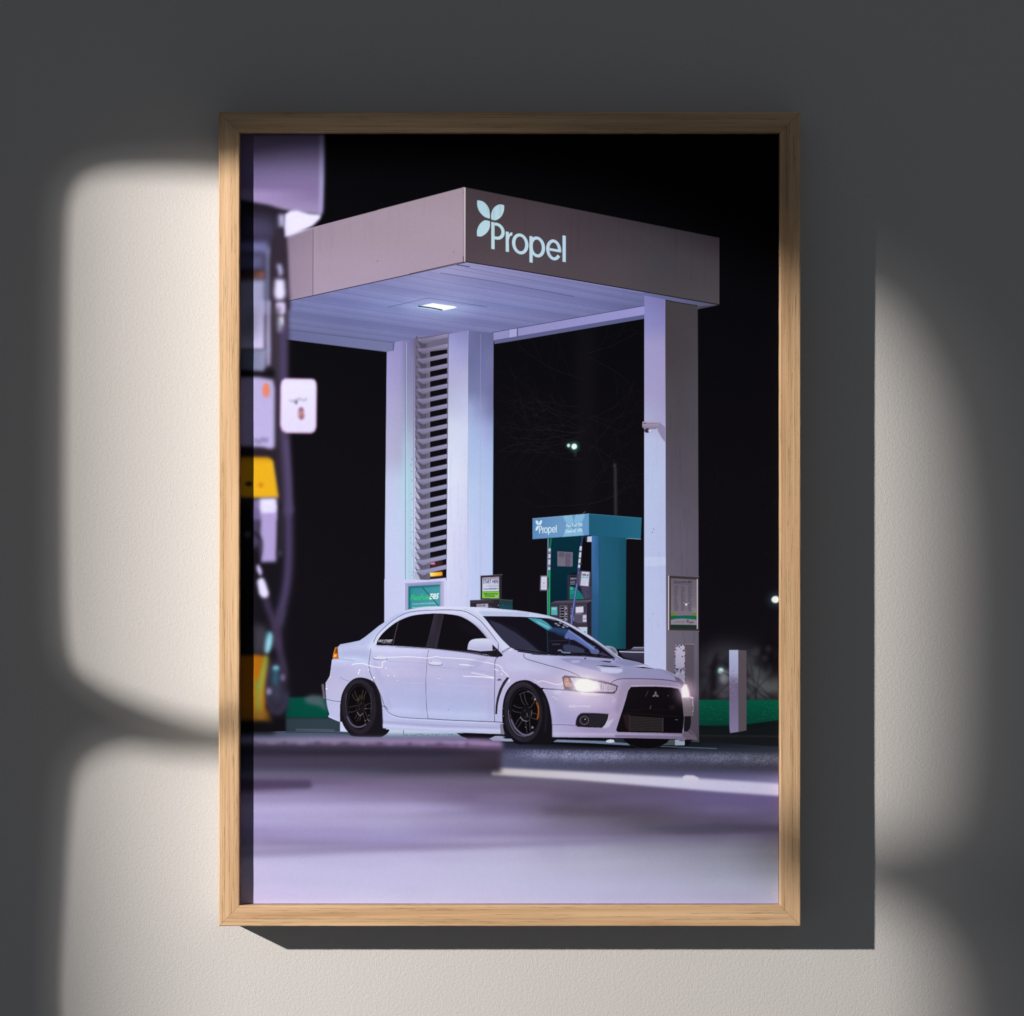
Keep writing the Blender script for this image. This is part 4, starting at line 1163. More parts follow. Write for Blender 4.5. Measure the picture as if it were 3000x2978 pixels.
Zh.text('EASY STREET', 664, 418, 22, (228, 228, 244), width=130, lean=.25, bold=.02, slope=.015)
Zh.line([(705, 426), (786, 429)], 1.4, (190, 190, 206), a=.8)
# panel gaps
Zh.line([(597, 482), (585, 560), (578, 630), (592, 710), (632, 800), (672, 880), (706, 960), (728, 1030), (756, 1072), (800, 1100), (870, 1120), (1000, 1132), (1130, 1137)], 1.6, (52, 50, 74), a=.78)
Zh.line([(597, 482), (586, 560)], 1.6, (150, 150, 190), a=.8)
Zh.line([(1138, 490), (1126, 560), (1118, 680), (1111, 800), (1114, 950), (1120, 1050), (1132, 1138)], 1.6, (54, 52, 78), a=.78)
Zh.line([(1782, 560), (1764, 585), (1757, 620), (1757, 780), (1754, 950), (1752, 1080), (1757, 1166)], 1.7, (48, 46, 70), a=.95)
Zh.line([(1130, 1136), (1350, 1150), (1757, 1166), (1830, 1172)], 1.8, (44, 42, 66), a=.95)
Zh.line([(695, 1018), (735, 1024), (752, 1050)], 1.7, (44, 42, 64), a=.9)
Zh.line([(1142, 498), (1130, 560), (1122, 680), (1116, 800)], 1.1, (226, 228, 250), a=.5)
Zh.line([(735, 1055), (770, 1098), (850, 1128), (1000, 1144), (1130, 1150), (1757, 1178)], 2.4, (214, 216, 246), a=.55, blur=.6)
# sill
Zh.poly([(712, 1150), (1200, 1180), (1830, 1205), (1840, 1230), (1200, 1215), (712, 1180)], (160, 158, 202), blur=2.5, a=.75)
Zh.poly([(712, 1190), (1200, 1222), (1830, 1240), (1840, 1262), (1200, 1240), (712, 1210)], (200, 204, 240), blur=2, a=.8)
Zh.line([(716, 1150), (1200, 1186), (1800, 1212)], 1.0, (206, 208, 242), a=.6)
Zh.poly([(1806, 1185), (1840, 1188), (1852, 1275), (1812, 1280)], (112, 104, 128), a=.8, blur=.6)
for x0_, y0_, x1_, y1_, w_, c_, a_ in ((620, 500, 1110, 520, 10, (206, 210, 244), .4), (1140, 520, 1740, 590, 12, (200, 204, 242), .35),
                                  (760, 900, 1100, 940, 26, (166, 174, 220), .35), (1140, 920, 1730, 980, 30, (166, 174, 220), .35),
                                  (800, 1060, 1110, 1080, 14, (196, 206, 244), .5), (1140, 1085, 1740, 1110, 14, (198, 208, 246), .5),
                                  (720, 700, 1100, 720, 22, (196, 192, 232), .3), (1150, 720, 1480, 740, 20, (194, 190, 230), .3)):
    Zh.line([(x0_, y0_), (x1_, y1_)], w_, c_, a=a_, blur=6)
Zh.poly([(600, 520), (640, 700), (720, 860), (760, 1020), (800, 1060), (740, 900), (690, 740), (640, 600)], (160, 160, 206), blur=5, a=.5)
Zh.poly([(1118, 500), (1100, 700), (1104, 1120), (1060, 1100), (1060, 700), (1090, 500)], (168, 170, 214), blur=7, a=.45)
Zh.poly([(1757, 600), (1730, 800), (1735, 1150), (1690, 1150), (1690, 800), (1720, 620)], (166, 166, 212), blur=7, a=.45)
Zh.poly([(1800, 600), (1900, 660), (1918, 760), (1860, 900), (1820, 1150), (1918, 1160), (1918, 600)], (196, 196, 236), blur=8, a=.3)
Zi.poly([(540, 760), (620, 900), (640, 1020), (700, 1020), (700, 900), (620, 780)], (164, 160, 206), blur=7, a=.5)
Zi.poly([(700, 800), (1150, 830), (1120, 900), (760, 900)], (196, 180, 220), blur=10, a=.4)
Zi.poly([(620, 900), (780, 930), (780, 1000), (640, 1000)], (160, 158, 206), blur=9, a=.4)
Zi.poly([(1060, 930), (1150, 900), (1120, 1080), (1040, 1090)], (190, 172, 208), blur=6, a=.5)
Zi.poly([(400, 500), (700, 590), (820, 650), (690, 640), (420, 560)], (160, 162, 208), blur=6, a=.45)
# handles
for hx, hy in ((0, 0), (516, 50)):
    Zh.ell(690 + hx, 560 + hy, 52, 44, (196, 196, 234), blur=1.5, a=.55)
    Zh.ell(690 + hx, 560 + hy, 50, 42, (150, 148, 190), a=.5, ring=2.4)
    Zh.poly([(616 + hx, 552 + hy), (640 + hx, 548 + hy), (735 + hx, 558 + hy), (745 + hx, 570 + hy), (735 + hx, 583 + hy), (650 + hx, 580 + hy), (618 + hx, 568 + hy)], (208, 210, 240), sm=True)
    Zh.line([(618 + hx, 570 + hy), (650 + hx, 583 + hy), (735 + hx, 585 + hy), (746 + hx, 572 + hy)], 1.8, (84, 80, 112), a=.85)
    Zh.line([(612 + hx, 556 + hy), (650 + hx, 552 + hy)], 1.2, (120, 116, 152), a=.7)
# reflections on the flank
hl = (240, 244, 255)
Zh.line([(745, 563), (850, 559), (950, 556), (1050, 562), (1120, 568), (1170, 562), (1215, 553), (1250, 562), (1380, 570), (1500, 578), (1620, 598), (1700, 614), (1752, 626)], 2.0, hl, a=.9)
Zh.line([(1762, 628), (1800, 640), (1822, 660), (1830, 685), (1860, 712), (1884, 738)], 2.0, hl, a=.9)
Zh.line([(420, 628), (470, 620), (520, 620), (580, 638), (640, 652), (690, 656), (704, 640), (707, 605), (740, 592)], 2.4, hl, a=.85)
Zh.line([(740, 590), (800, 600), (1000, 612), (1110, 618)], 1.2, (160, 156, 198), a=.6)
Zh.line([(1130, 640), (1300, 660), (1500, 676), (1650, 695), (1752, 712)], 1.4, (158, 154, 198), a=.75)
Zh.poly([(1420, 624), (1490, 628), (1570, 638), (1560, 647), (1500, 640), (1425, 632)], hl, a=.85, blur=.5)
Zh.poly([(1455, 735), (1600, 738), (1750, 748), (1750, 762), (1650, 750), (1465, 743)], hl, a=.8, blur=.6)
Zh.line([(1540, 706), (1640, 725), (1745, 750)], 2.2, hl, a=.75)
Zh.line([(1755, 672), (1785, 686)], 2.4, hl, a=.9)
Zh.poly([(1540, 600), (1630, 560), (1700, 560), (1600, 660), (1500, 680)], (166, 164, 210), blur=3, a=.5)
Zh.poly([(1380, 600), (1430, 600), (1350, 760), (1300, 1000), (1250, 1100)], (190, 190, 232), blur=10, a=.45)
Zh.poly([(840, 790), (1080, 780), (1080, 830), (860, 850)], (168, 176, 224), blur=8, a=.5)
Zh.line([(850, 664), (1010, 672)], 1.1, (206, 206, 240), a=.5)
Zh.line([(900, 800), (1100, 806)], 1.4, (196, 202, 240), a=.4)
Zh.line([(1200, 812), (1740, 838)], 1.8, (196, 200, 238), a=.35)
Zh.line([(1215, 758), (1255, 762)], 1.6, (220, 222, 248), a=.6)
for x, y, r in ((490, 683, 8), (482, 702, 7), (480, 716, 6), (575, 676, 6), (737, 664, 6), (760, 732, 6), (817, 735, 5), (625, 752, 9), (608, 768, 5), (181, 855, 8), (185, 828, 4), (1822, 720, 7), (845, 780, 4), (226, 640, 4), (218, 745, 4)):
    Zh.ell(x, y, r, r * .9, hl, blur=.5, a=.95)
Zh.line([(745, 668), (840, 722)], 1.0, (214, 214, 244), a=.5)
Zh.ell(1325, 1050, 3, 3, (60, 56, 80))
Zh.ell(1797, 771, 26, 13, (146, 140, 172), a=.9); Zh.ell(1797, 771, 14, 7, (78, 70, 98)); Zh.line([(1775, 766), (1790, 762)], 1.2, (230, 230, 246))
# front wing and bumper
Zi.poly([(165, 560), (420, 530), (640, 590), (500, 600), (300, 580)], (200, 202, 240), blur=7, a=.6)
Zi.line([(490, 680), (530, 676), (580, 690), (630, 704), (670, 700), (688, 690)], 1.9, hl, a=.85)
Zi.line([(455, 665), (490, 690)], 1.3, hl, a=.7)
Zi.poly([(255, 660), (262, 668), (252, 690), (246, 684)], hl, a=.8, blur=.4)
Zi.line([(370, 458), (378, 486), (410, 505), (470, 522), (560, 548), (660, 575), (740, 600), (800, 626), (830, 645)], 1.7, (44, 44, 68), a=.95)
Zi.line([(372, 470), (384, 494), (430, 515), (560, 554), (740, 606)], 1.0, (226, 228, 250), a=.4)
Zi.line([(195, 442), (225, 420), (258, 408)], 1.5, (60, 58, 88), a=.8)
Zi.line([(525, 738), (600, 742), (705, 750)], 2.2, (38, 34, 52), a=.95)
Zi.line([(600, 1030), (700, 1030), (795, 1037)], 1.5, (84, 78, 112), a=.85)
Zi.line([(602, 1128), (900, 1130), (1200, 1136)], 1.4, (150, 146, 186), a=.7)
Zi.ell(645, 765, 36, 18, (196, 196, 234), blur=2, a=.7)
Zi.line([(600, 800), (645, 826)], 1.2, hl, a=.7); Zi.line([(730, 885), (830, 880), (905, 884)], 1.5, hl, a=.6, blur=.5)
for k in range(40): Zi.ell(rn.uniform(740, 910), 878 + rn.normal(0, 9), rn.uniform(1.5, 6), 1.8, hl, a=.45)
for k in range(26): Zi.ell(rn.uniform(1080, 1190), 830 + rn.normal(0, 12), rn.uniform(2, 7), 1.8, (246, 226, 236), a=.6)
Zi.poly([(780, 1030), (850, 1050), (1010, 1060), (1100, 1000), (1140, 950), (1110, 1080), (900, 1090), (780, 1060)], (158, 148, 192), blur=3, a=.7)
Zi.poly([(1030, 1010), (1100, 980), (1060, 1050), (1010, 1062)], (214, 208, 236), blur=2, a=.6)
Zi.poly([(600, 1090), (1120, 1100), (1660, 1112), (1660, 1130), (1100, 1118), (600, 1115)], (196, 188, 226), blur=2, a=.6)
Zi.poly([(1110, 1110), (1700, 1118), (1745, 1135), (1700, 1142), (1110, 1132)], (120, 108, 142), blur=1.2, a=.8)
Zi.poly([(1160, 690), (1230, 670), (1600, 680), (1640, 720), (1600, 725), (1240, 715), (1200, 760), (1150, 900), (1130, 960), (1110, 900)], (150, 136, 172), blur=4, a=.75)
Zi.line([(1240, 716), (1420, 714), (1620, 730), (1650, 790), (1672, 960)], 2.2, (206, 190, 222), a=.7, blur=.5)
Zi.line([(1664, 800), (1672, 960), (1664, 1085)], 2.6, (204, 190, 220), a=.85)
# bonnet
Zi.poly([(660, 495), (800, 492), (990, 512), (1160, 552), (950, 548), (1000, 600), (900, 580), (780, 545)], (128, 132, 184), blur=1.5, a=.8)
Zi.poly([(740, 512), (820, 508), (830, 522), (770, 530)], (176, 182, 226), blur=1.5, a=.8)
Zi.poly([(1120, 505), (1250, 512), (1350, 548), (1200, 560), (1110, 530)], (130, 134, 178), blur=2, a=.8)
Zi.poly([(1165, 570), (1280, 572), (1480, 590), (1600, 650), (1610, 676), (1400, 656), (1140, 660), (1010, 610), (1110, 616), (1170, 600)], (146, 146, 190), blur=2, a=.85)
Zi.poly([(985, 572), (1080, 570), (1165, 578), (1172, 598), (1140, 612), (1060, 612), (1005, 600)], (190, 196, 236), blur=1, a=.95)
Zi.poly([(1255, 556), (1340, 546), (1420, 568), (1440, 578), (1340, 568)], (204, 206, 236), blur=.6, a=.8)
Zi.line([(1430, 578), (1460, 574), (1540, 596), (1610, 640), (1665, 690)], 2, (196, 194, 226), a=.6)
Zi.poly([(1590, 640), (1640, 656), (1670, 690), (1650, 712), (1600, 668)], (84, 76, 104), blur=1.2, a=.85)
Zi.line([(1078, 694), (1100, 676), (1140, 662), (1200, 658), (1400, 660), (1540, 670), (1612, 684)], 1.9, (50, 46, 66), a=.95)
Zi.line([(830, 648), (900, 655), (1000, 672), (1078, 695)], 2, (96, 92, 128), a=.8)
for s_ in ([(944, 547), (1040, 549), (1165, 560), (1100, 564), (1020, 560)], [(982, 512), (1030, 513), (1078, 518), (1070, 528), (1030, 522)], [(1262, 560), (1340, 562), (1430, 577), (1330, 572)]):
    Zi.poly(s_, (18, 15, 24))
Zi.line([(944, 545), (1165, 558)], 1.0, (200, 204, 236), a=.6)
Zi.ell(868, 493, 9, 5, (30, 26, 38)); Zi.ell(1100, 503, 7, 4, (40, 36, 50))
# windscreen
Zi.poly([(42, 154), (180, 155), (300, 157), (440, 163), (560, 172), (650, 192), (740, 236), (830, 290), (920, 348), (1010, 412), (1110, 494), (1000, 488), (860, 474), (700, 470), (560, 462), (440, 458), (340, 440), (262, 404), (200, 345), (130, 262), (80, 200)],
        lin((1420, 1810), (26, 24, 40), (1780, 1920), (20, 18, 30)))
CLIP[0] = Zi.mask([(42, 154), (180, 155), (300, 157), (440, 163), (560, 172), (650, 192), (740, 236), (830, 290), (920, 348), (1010, 412), (1110, 494), (1000, 488), (860, 474), (700, 470), (560, 462), (440, 458), (340, 440), (262, 404), (200, 345), (130, 262), (80, 200)])
Zi.poly([(90, 185), (180, 215), (310, 290), (400, 355), (500, 440), (560, 480), (300, 430), (200, 345)], (50, 50, 74), blur=1.0, a=.95)
Zi.poly([(60, 155), (400, 160), (560, 260), (560, 460), (480, 400), (300, 250), (100, 175)], (18, 15, 25), blur=2, a=.9)
Zi.line([(560, 262), (566, 440)], 3, (30, 60, 76), a=.8)
Zi.poly([(400, 163), (510, 176), (560, 205), (612, 256), (565, 266), (480, 215)], (64, 152, 176))
for q in range(4): Zi.line([(470 + q * 6, 190 + q * 6), (570 + q * 4, 235 + q * 6)], 1.2, (170, 220, 232), a=.5)
Zi.poly([(612, 240), (740, 260), (770, 330), (700, 300), (560, 268)], (40, 74, 120), blur=2, a=.9)
Zi.poly([(600, 262), (720, 285), (720, 330), (640, 300)], (34, 60, 100), blur=2, a=.7)
for x, y in ((630, 212), (665, 205), (700, 222), (650, 225), (720, 234), (690, 240)): Zi.poly([(x - 14, y), (x, y - 7), (x + 18, y + 4), (x + 4, y + 8)], (176, 186, 214), a=.75)
Zi.poly([(708, 300), (735, 262), (790, 298), (830, 322), (880, 362), (960, 404), (984, 440), (960, 462), (920, 452), (900, 420), (840, 380), (780, 345), (740, 340), (700, 330)], (92, 108, 176), blur=1)
Zi.line([(735, 268), (800, 312), (880, 372), (950, 430)], 3, (150, 168, 226), a=.6, blur=.8)
for x, y in ((790, 283), (835, 312), (878, 345), (925, 382), (955, 410)): Zi.ell(x, y, 13, 7, (22, 24, 44), rot=.6)
Zi.poly([(900, 420), (960, 420), (985, 450), (960, 470), (920, 460)], (88, 96, 146), blur=1, a=.8)
Zi.poly([(690, 385), (730, 378), (800, 396), (860, 420), (860, 450), (700, 440), (688, 410)], (54, 58, 88), blur=1.2)
Zi.line([(650, 430), (670, 428), (690, 445), (745, 448)], 3.4, (130, 150, 190), blur=.8)
Zi.line([(735, 330), (742, 378)], 3, (40, 44, 80), blur=.6)
Zi.line([(580, 352), (720, 348)], 1.6, (60, 56, 76), a=.8)
Zi.poly([(600, 375), (670, 375), (665, 384), (600, 384)], (64, 60, 78), blur=.8)
Zi.poly([(1000, 440), (1080, 485), (1000, 485), (980, 460)], (70, 68, 98), blur=1.4, a=.8)
CLIP[0] = S_.mask(body)
Zi.line([(42, 154), (300, 157), (560, 171), (650, 191), (740, 235), (830, 289), (920, 347), (1010, 411), (1110, 492)], 1.5, (20, 18, 28))
Zi.line([(640, 180), (740, 222), (840, 282), (930, 340), (1020, 402), (1110, 468), (1170, 498)], 2.4, (206, 208, 238), a=.9)
Zi.line([(930, 345), (1020, 408), (1120, 480), (1155, 497)], 1.4, (26, 22, 34), a=.9)
Zi.line([(300, 424), (380, 428), (460, 440), (560, 456), (640, 466)], 2.2, (10, 8, 14))
Zi.line([(320, 438), (440, 454), (560, 462)], 1.6, (24, 22, 34))
Zi.line([(380, 420), (470, 432), (560, 452)], 1.2, (90, 88, 104), a=.6)
Zi.line([(690, 470), (760, 458), (830, 452), (950, 462), (1060, 484)], 2.6, (10, 8, 14))
Zi.line([(740, 456), (830, 446), (900, 452)], 1.1, (96, 92, 108), a=.6)
Zi.line([(440, 462), (700, 473), (860, 478), (1100, 498)], 1.6, (24, 20, 34), a=.8)
CLIP[0] = None
# mirrors
Zh.poly([(1500, 490), (1500, 490), (1506, 450), (1522, 412), (1560, 392), (1640, 385), (1696, 388), (1722, 410), (1734, 450), (1735, 500), (1735, 500), (1620, 506)], lin((0, 1870), (208, 216, 242), (0, 1905), (176, 174, 216)), sm=True)
Zh.poly([(1498, 488), (1620, 504), (1736, 500), (1745, 488), (1775, 490), (1760, 515), (1720, 532), (1640, 532), (1560, 512), (1502, 506)], (30, 26, 36))
Zh.line([(1512, 478), (1620, 494), (1732, 490)], 1.2, (226, 228, 246), a=.6)
Zh.line([(1530, 450), (1600, 458)], 1.2, (206, 208, 236), a=.6)
Zh.line([(1742, 494), (1765, 490)], 1.6, (150, 146, 172), a=.7)
Zi.poly([(1028, 398), (1050, 392), (1090, 400), (1116, 420), (1130, 450), (1130, 468), (1105, 458), (1060, 425)], (150, 156, 184), sm=True)
Zi.poly([(1060, 404), (1095, 410), (1118, 434), (1122, 455), (1100, 448)], (104, 110, 130), blur=.8)
# tail lamp
Zh.poly([(264, 468), (284, 463), (291, 573), (262, 576), (241, 566), (246, 530)], (186, 100, 10))
Zh.poly([(270, 480), (280, 478), (284, 520), (262, 525)], (96, 46, 10), a=.8)
Zh.ell(264, 545, 12, 16, (255, 176, 48), blur=1, a=.95); Zh.ell(254, 550, 5, 6, (255, 232, 180), blur=.4)
Zh.line([(264, 470), (246, 530), (242, 566)], 1.2, (250, 200, 120), a=.7)
Zh.line([(284, 466), (290, 572)], 1.5, (96, 60, 40), a=.8)
# wing vent
Zh.poly([(1872, 745), (1893, 757), (1866, 795), (1834, 850), (1806, 925), (1788, 1000), (1780, 1095), (1761, 1094), (1764, 1020), (1776, 940), (1800, 860), (1835, 792)], (44, 37, 50))
Zh.line([(1884, 757), (1850, 805), (1815, 880), (1790, 960), (1775, 1090)], 1.4, (84, 74, 92), a=.7)
Zh.line([(1894, 760), (1868, 798), (1836, 854), (1808, 928), (1790, 1002), (1782, 1096)], 1.2, (226, 226, 246), a=.7)

# ---- wheels
tyre = (28, 24, 33)
Zh.poly([(318, 940), (342, 868), (385, 805), (440, 762), (500, 750), (570, 764), (630, 800), (668, 868), (692, 950), (702, 1030), (708, 1150), (712, 1228), (768, 1240), (745, 1278), (700, 1302), (640, 1306), (440, 1302), (390, 1270), (345, 1210), (318, 1140), (308, 1050)], (22, 18, 27), sm=True)
Zh.ell(486, 1022, 160, 258, (36, 31, 42), blur=1.2, rot=-.05)
Zh.poly([(560, 775), (640, 850), (690, 980), (704, 1150), (700, 1235), (760, 1242), (700, 1300), (560, 1302), (640, 1180), (668, 1030), (650, 880)], (22, 18, 26), blur=2)
Zh.line([(650, 850), (690, 1000), (700, 1200)], 2, (46, 42, 54), a=.6, blur=1)
Zh.line([(400, 820), (480, 785), (560, 805), (620, 880)], 3, (58, 54, 66), a=.5, blur=1.5)
Zh.ell(482, 1022, 128, 224, (15, 12, 18), rot=-.03)
Zh.ell(482, 1022, 126, 222, (62, 58, 74), rot=-.03, ring=4, a=.75)
Zh.ell(490, 1020, 114, 200, (40, 36, 48), rot=-.03, ring=5, a=.7)
Zh.line([(378, 1120), (405, 1175), (450, 1210), (500, 1212), (548, 1190)], 4.6, (98, 92, 126), blur=.8, a=.9)
Zh.line([(366, 900), (362, 1000), (376, 1110)], 2.2, (80, 76, 92), a=.7, blur=.6)
Zh.ell(494, 1018, 106, 186, (10, 8, 12))
Zh.line([(590, 900), (600, 980), (596, 1080)], 2.0, (70, 66, 72), a=.7)
sp = (88, 82, 88)
for L_ in ([(422, 905), (440, 945), (478, 978)], [(446, 880), (462, 930), (490, 962)], [(530, 958), (540, 905), (552, 880)], [(512, 950), (520, 890), (524, 865)],
           [(392, 1030), (430, 1020), (464, 1014)], [(390, 1074), (430, 1072), (462, 1056)], [(445, 1135), (462, 1110), (470, 1075)], [(466, 1158), (480, 1130), (492, 1100)], [(492, 1152), (500, 1120), (498, 1100)],
           [(545, 1180), (535, 1130), (520, 1090)], [(575, 1150), (560, 1110), (540, 1070)], [(598, 995), (570, 998), (544, 1012)], [(598, 1038), (570, 1042), (544, 1044)]):
    Zh.line(L_, 1.6, sp, a=.7)
Zh.line([(470, 1075), (492, 1105), (522, 1090)], 2.4, (120, 114, 124), a=.8)
Zh.line([(560, 1140), (585, 1160)], 1.6, (150, 146, 160), a=.7)
Zh.ell(502, 1030, 40, 66, (20, 17, 21)); Zh.ell(502, 1030, 40, 66, (58, 52, 58), ring=2.5, a=.7)
for x, y in ((505, 996), (486, 1012), (490, 1048), (516, 1082), (526, 1042), (545, 1020)): Zh.ell(x, y, 6, 8, (76, 70, 76), ring=2.5, a=.9)
Zh.ell(500, 935, 24, 22, (60, 52, 18), blur=2, a=.7)
for x, y in ((475, 958), (578, 1104), (548, 1042), (545, 1155)): Zh.ell(x, y, 3.5, 3.5, (190, 180, 150), a=.9)

Zo.poly([(232, 1000), (240, 820), (270, 640), (330, 480), (420, 360), (540, 275), (680, 240), (800, 246), (900, 290), (1000, 370), (1032, 400), (1032, 400), (1140, 412), (1140, 412), (1112, 450), (1112, 450), (1190, 590), (1250, 760), (1290, 960), (1315, 1200), (1315, 1480), (1315, 1480), (1390, 1530), (1330, 1585), (1230, 1635), (1000, 1632), (800, 1622), (620, 1600), (500, 1560), (400, 1470), (310, 1360), (262, 1240), (240, 1120)], (17, 14, 21), sm=True)
Zo.ell(690, 930, 415, 660, (38, 33, 45), blur=1.4, rot=-.07)
Zo.poly([(1010, 420), (1120, 500), (1230, 760), (1300, 1100), (1312, 1480), (1380, 1530), (1200, 1625), (900, 1620), (1040, 1400), (1120, 1100), (1110, 760)], (19, 16, 24), blur=2.5)
Zo.line([(1130, 620), (1180, 800), (1190, 1100), (1160, 1350)], 4, (44, 40, 60), blur=2.5, a=.7)
Zo.line([(330, 700), (420, 480), (560, 350), (720, 320), (860, 380)], 4, (64, 60, 74), blur=2.2, a=.6)
Zo.line([(300, 1100), (340, 1260), (450, 1440), (640, 1550)], 3, (60, 56, 78), blur=2.2, a=.6)
Zo.ell(712, 930, 352, 552, (15, 12, 18), rot=-.06)
Zo.ell(712, 930, 350, 550, (70, 66, 84), rot=-.06, ring=10, a=.6)
Zo.ell(722, 930, 322, 505, (34, 31, 40), rot=-.06, ring=18, a=.8)
Zo.line([(372, 900), (380, 1080), (440, 1260), (540, 1400), (640, 1450), (740, 1462)], 1.6, (150, 142, 178), a=.7)
Zo.line([(430, 1110), (500, 1260), (600, 1370), (700, 1430), (800, 1432), (900, 1380)], 5.0, (122, 114, 152), blur=.9, a=.9)
Zo.line([(400, 1000), (430, 1120), (490, 1250)], 3, (86, 82, 104), blur=1, a=.7)
Zo.ell(740, 930, 300, 468, (11, 9, 13), rot=-.05)
Zo.line([(600, 555), (700, 508), (800, 490), (900, 560), (985, 690), (1040, 850)], 1.7, (86, 80, 100), a=.75)
Zo.line([(800, 488), (900, 540), (970, 640)], 1.4, (120, 114, 134), a=.6)
Zo.poly([(975, 715), (1005, 740), (1028, 830), (1040, 950), (1030, 1050), (1000, 1095), (985, 1070), (1008, 950), (1000, 830), (968, 740)], (140, 74, 14), sm=True)
Zo.line([(1015, 800), (1026, 880), (1024, 960)], 2, (180, 104, 36), a=.7)
for L_ in ([(628, 545), (648, 650), (680, 730), (725, 778)], [(706, 512), (722, 600), (748, 700), (796, 780)], [(478, 785), (540, 822), (600, 842), (668, 840)], [(452, 892), (510, 926), (570, 940), (640, 945)],
           [(636, 945), (646, 1000), (630, 1045), (570, 1120), (520, 1215)], [(690, 1092), (650, 1140), (610, 1195), (575, 1262)], [(742, 1135), (742, 1220), (754, 1300), (772, 1382)], [(826, 1055), (820, 1130), (818, 1240), (842, 1340)],
           [(888, 950), (950, 970), (1010, 990)], [(870, 1062), (940, 1090), (1005, 1105)], [(850, 840), (905, 740), (945, 690)], [(640, 1060), (665, 1090), (690, 1112), (740, 1132), (800, 1128), (822, 1110)], [(870, 650), (900, 610), (925, 598)]):
    Zo.line([L_[0], L_[-1]] if len(L_) < 5 and L_[0][1] > 700 and L_[0][0] > 600 else L_, 1.7, (92, 86, 96), a=.75)
Zo.line([(630, 1050), (660, 1085), (700, 1118), (770, 1135)], 2.6, (140, 132, 156), a=.8)
Zo.ell(755, 960, 118, 165, (19, 16, 21)); Zo.ell(830, 970, 60, 90, (24, 21, 26), blur=1)
for x, y in ((818, 832), (728, 903), (742, 1048), (865, 965), (832, 1052)): Zo.ell(x, y, 17, 19, (88, 82, 90), ring=5.5, a=.9)
Zo.line([(770, 960), (776, 1010), (790, 1030)], 2, (120, 114, 122), a=.8); Zo.line([(876, 900), (872, 960), (866, 1020)], 1.6, (120, 114, 122), a=.8)
for x, y in ((945, 665), (890, 1275)):
    Zo.poly([(x - 28, y + 10), (x - 12, y - 26), (x + 8, y - 30), (x + 24, y), (x + 12, y + 18)], (166, 160, 186), blur=.5); Zo.ell(x - 5, y - 2, 9, 9, (40, 36, 48))
for x, y, r in ((792, 492, 12), (254, 1022, 10), (740, 1265, 8), (252, 860, 12), (258, 1190, 10)): Zo.ell(x, y, r, r, (180, 176, 200), ring=None if r < 12 else 4, a=.85)

# ---- headlamps, grille, fog lamp
Zi.poly([(684, 645), (700, 634), (760, 638), (830, 648), (960, 672), (1090, 702), (1132, 720), (1124, 752), (1106, 774), (1060, 776), (940, 770), (860, 768), (760, 755), (705, 744), (694, 700)], (60, 50, 66))
Zi.poly([(745, 650), (830, 656), (1000, 690), (1120, 722), (1112, 752), (1092, 764), (940, 760), (800, 752), (775, 700)], (178, 164, 196))
for k in range(46):
    x = rn.uniform(960, 1110); Zi.line([(x, rn.uniform(695, 720)), (x + rn.uniform(-6, 6), rn.uniform(730, 758))], 1.2, (235, 225, 245) if rn.rand() < .5 else (96, 78, 110), a=.6)
for k in range(50):
    x = rn.uniform(750, 800); y = rn.uniform(655, 745); Zi.line([(x, y), (x + rn.uniform(-8, 8), y + rn.uniform(-8, 8))], 1.2, (70, 58, 78) if rn.rand() < .6 else (222, 210, 236), a=.6)
Zi.ell(955, 715, 32, 38, (206, 190, 224), a=.9); Zi.ell(955, 715, 30, 37, (110, 96, 128), ring=3, a=.7)
Zi.ell(1015, 720, 22, 30, (96, 84, 112), ring=4, a=.6)
for x in range(920, 985, 9): Zi.line([(x, 688), (x - 3, 745)], 1.0, (240, 232, 250), a=.6)
Zi.poly([(1040, 705), (1120, 724), (1108, 756), (1035, 752)], (176, 158, 190), a=.6)
for k in range(7): Zi.line([(1050 + k * 10, 712 + k * 2), (1046 + k * 10, 752)], 1.6, (90, 74, 100), a=.6)
Zi.ell(862, 712, 78, 52, (255, 250, 255), blur=2.6)
Zi.ell(905, 725, 70, 40, (250, 240, 252), blur=6, a=.8)
Zi.poly([(700, 655), (722, 652), (738, 690), (746, 722), (712, 716), (700, 690)], (176, 92, 40))
for k in range(9): Zi.ell(rn.uniform(706, 738), rn.uniform(660, 715), 5, 3, (240, 196, 150), a=.8)
Zi.line([(700, 655), (722, 652), (738, 690), (746, 722), (712, 716), (700, 690), (700, 655)], 1.0, (226, 206, 210), a=.7)
Zi.line([(684, 645), (694, 700), (705, 744), (760, 756), (860, 769), (940, 772), (1060, 777), (1106, 775)], 2.0, (44, 36, 50), a=.9)
Zi.line([(700, 634), (830, 647), (960, 671), (1090, 701), (1132, 720)], 2.4, (50, 42, 60), a=.9)
Zi.poly([(800, 762), (900, 776), (1050, 782), (950, 792), (850, 782)], (255, 214, 246), blur=2, a=.8)
Zi.ell(865, 715, 230, 140, (255, 216, 250), blur=24, a=.5, glow=True)
Zi.ell(865, 712, 100, 66, (255, 246, 255), blur=9, a=.7, glow=True)
for k in range(8):
    u_ = k * math.pi / 4 + .2
    Zi.line([(865 - math.cos(u_) * 130, 712 - math.sin(u_) * 80), (865 + math.cos(u_) * 130, 712 + math.sin(u_) * 80)], 3, (255, 225, 250), a=.16, blur=2, glow=True)
grille = [(1238, 724), (1300, 722), (1440, 721), (1560, 728), (1622, 740), (1642, 780), (1656, 860), (1666, 970), (1660, 1050), (1650, 1099), (1400, 1094), (1132, 1089), (1117, 1074), (1140, 1000), (1170, 910), (1195, 830), (1215, 755)]
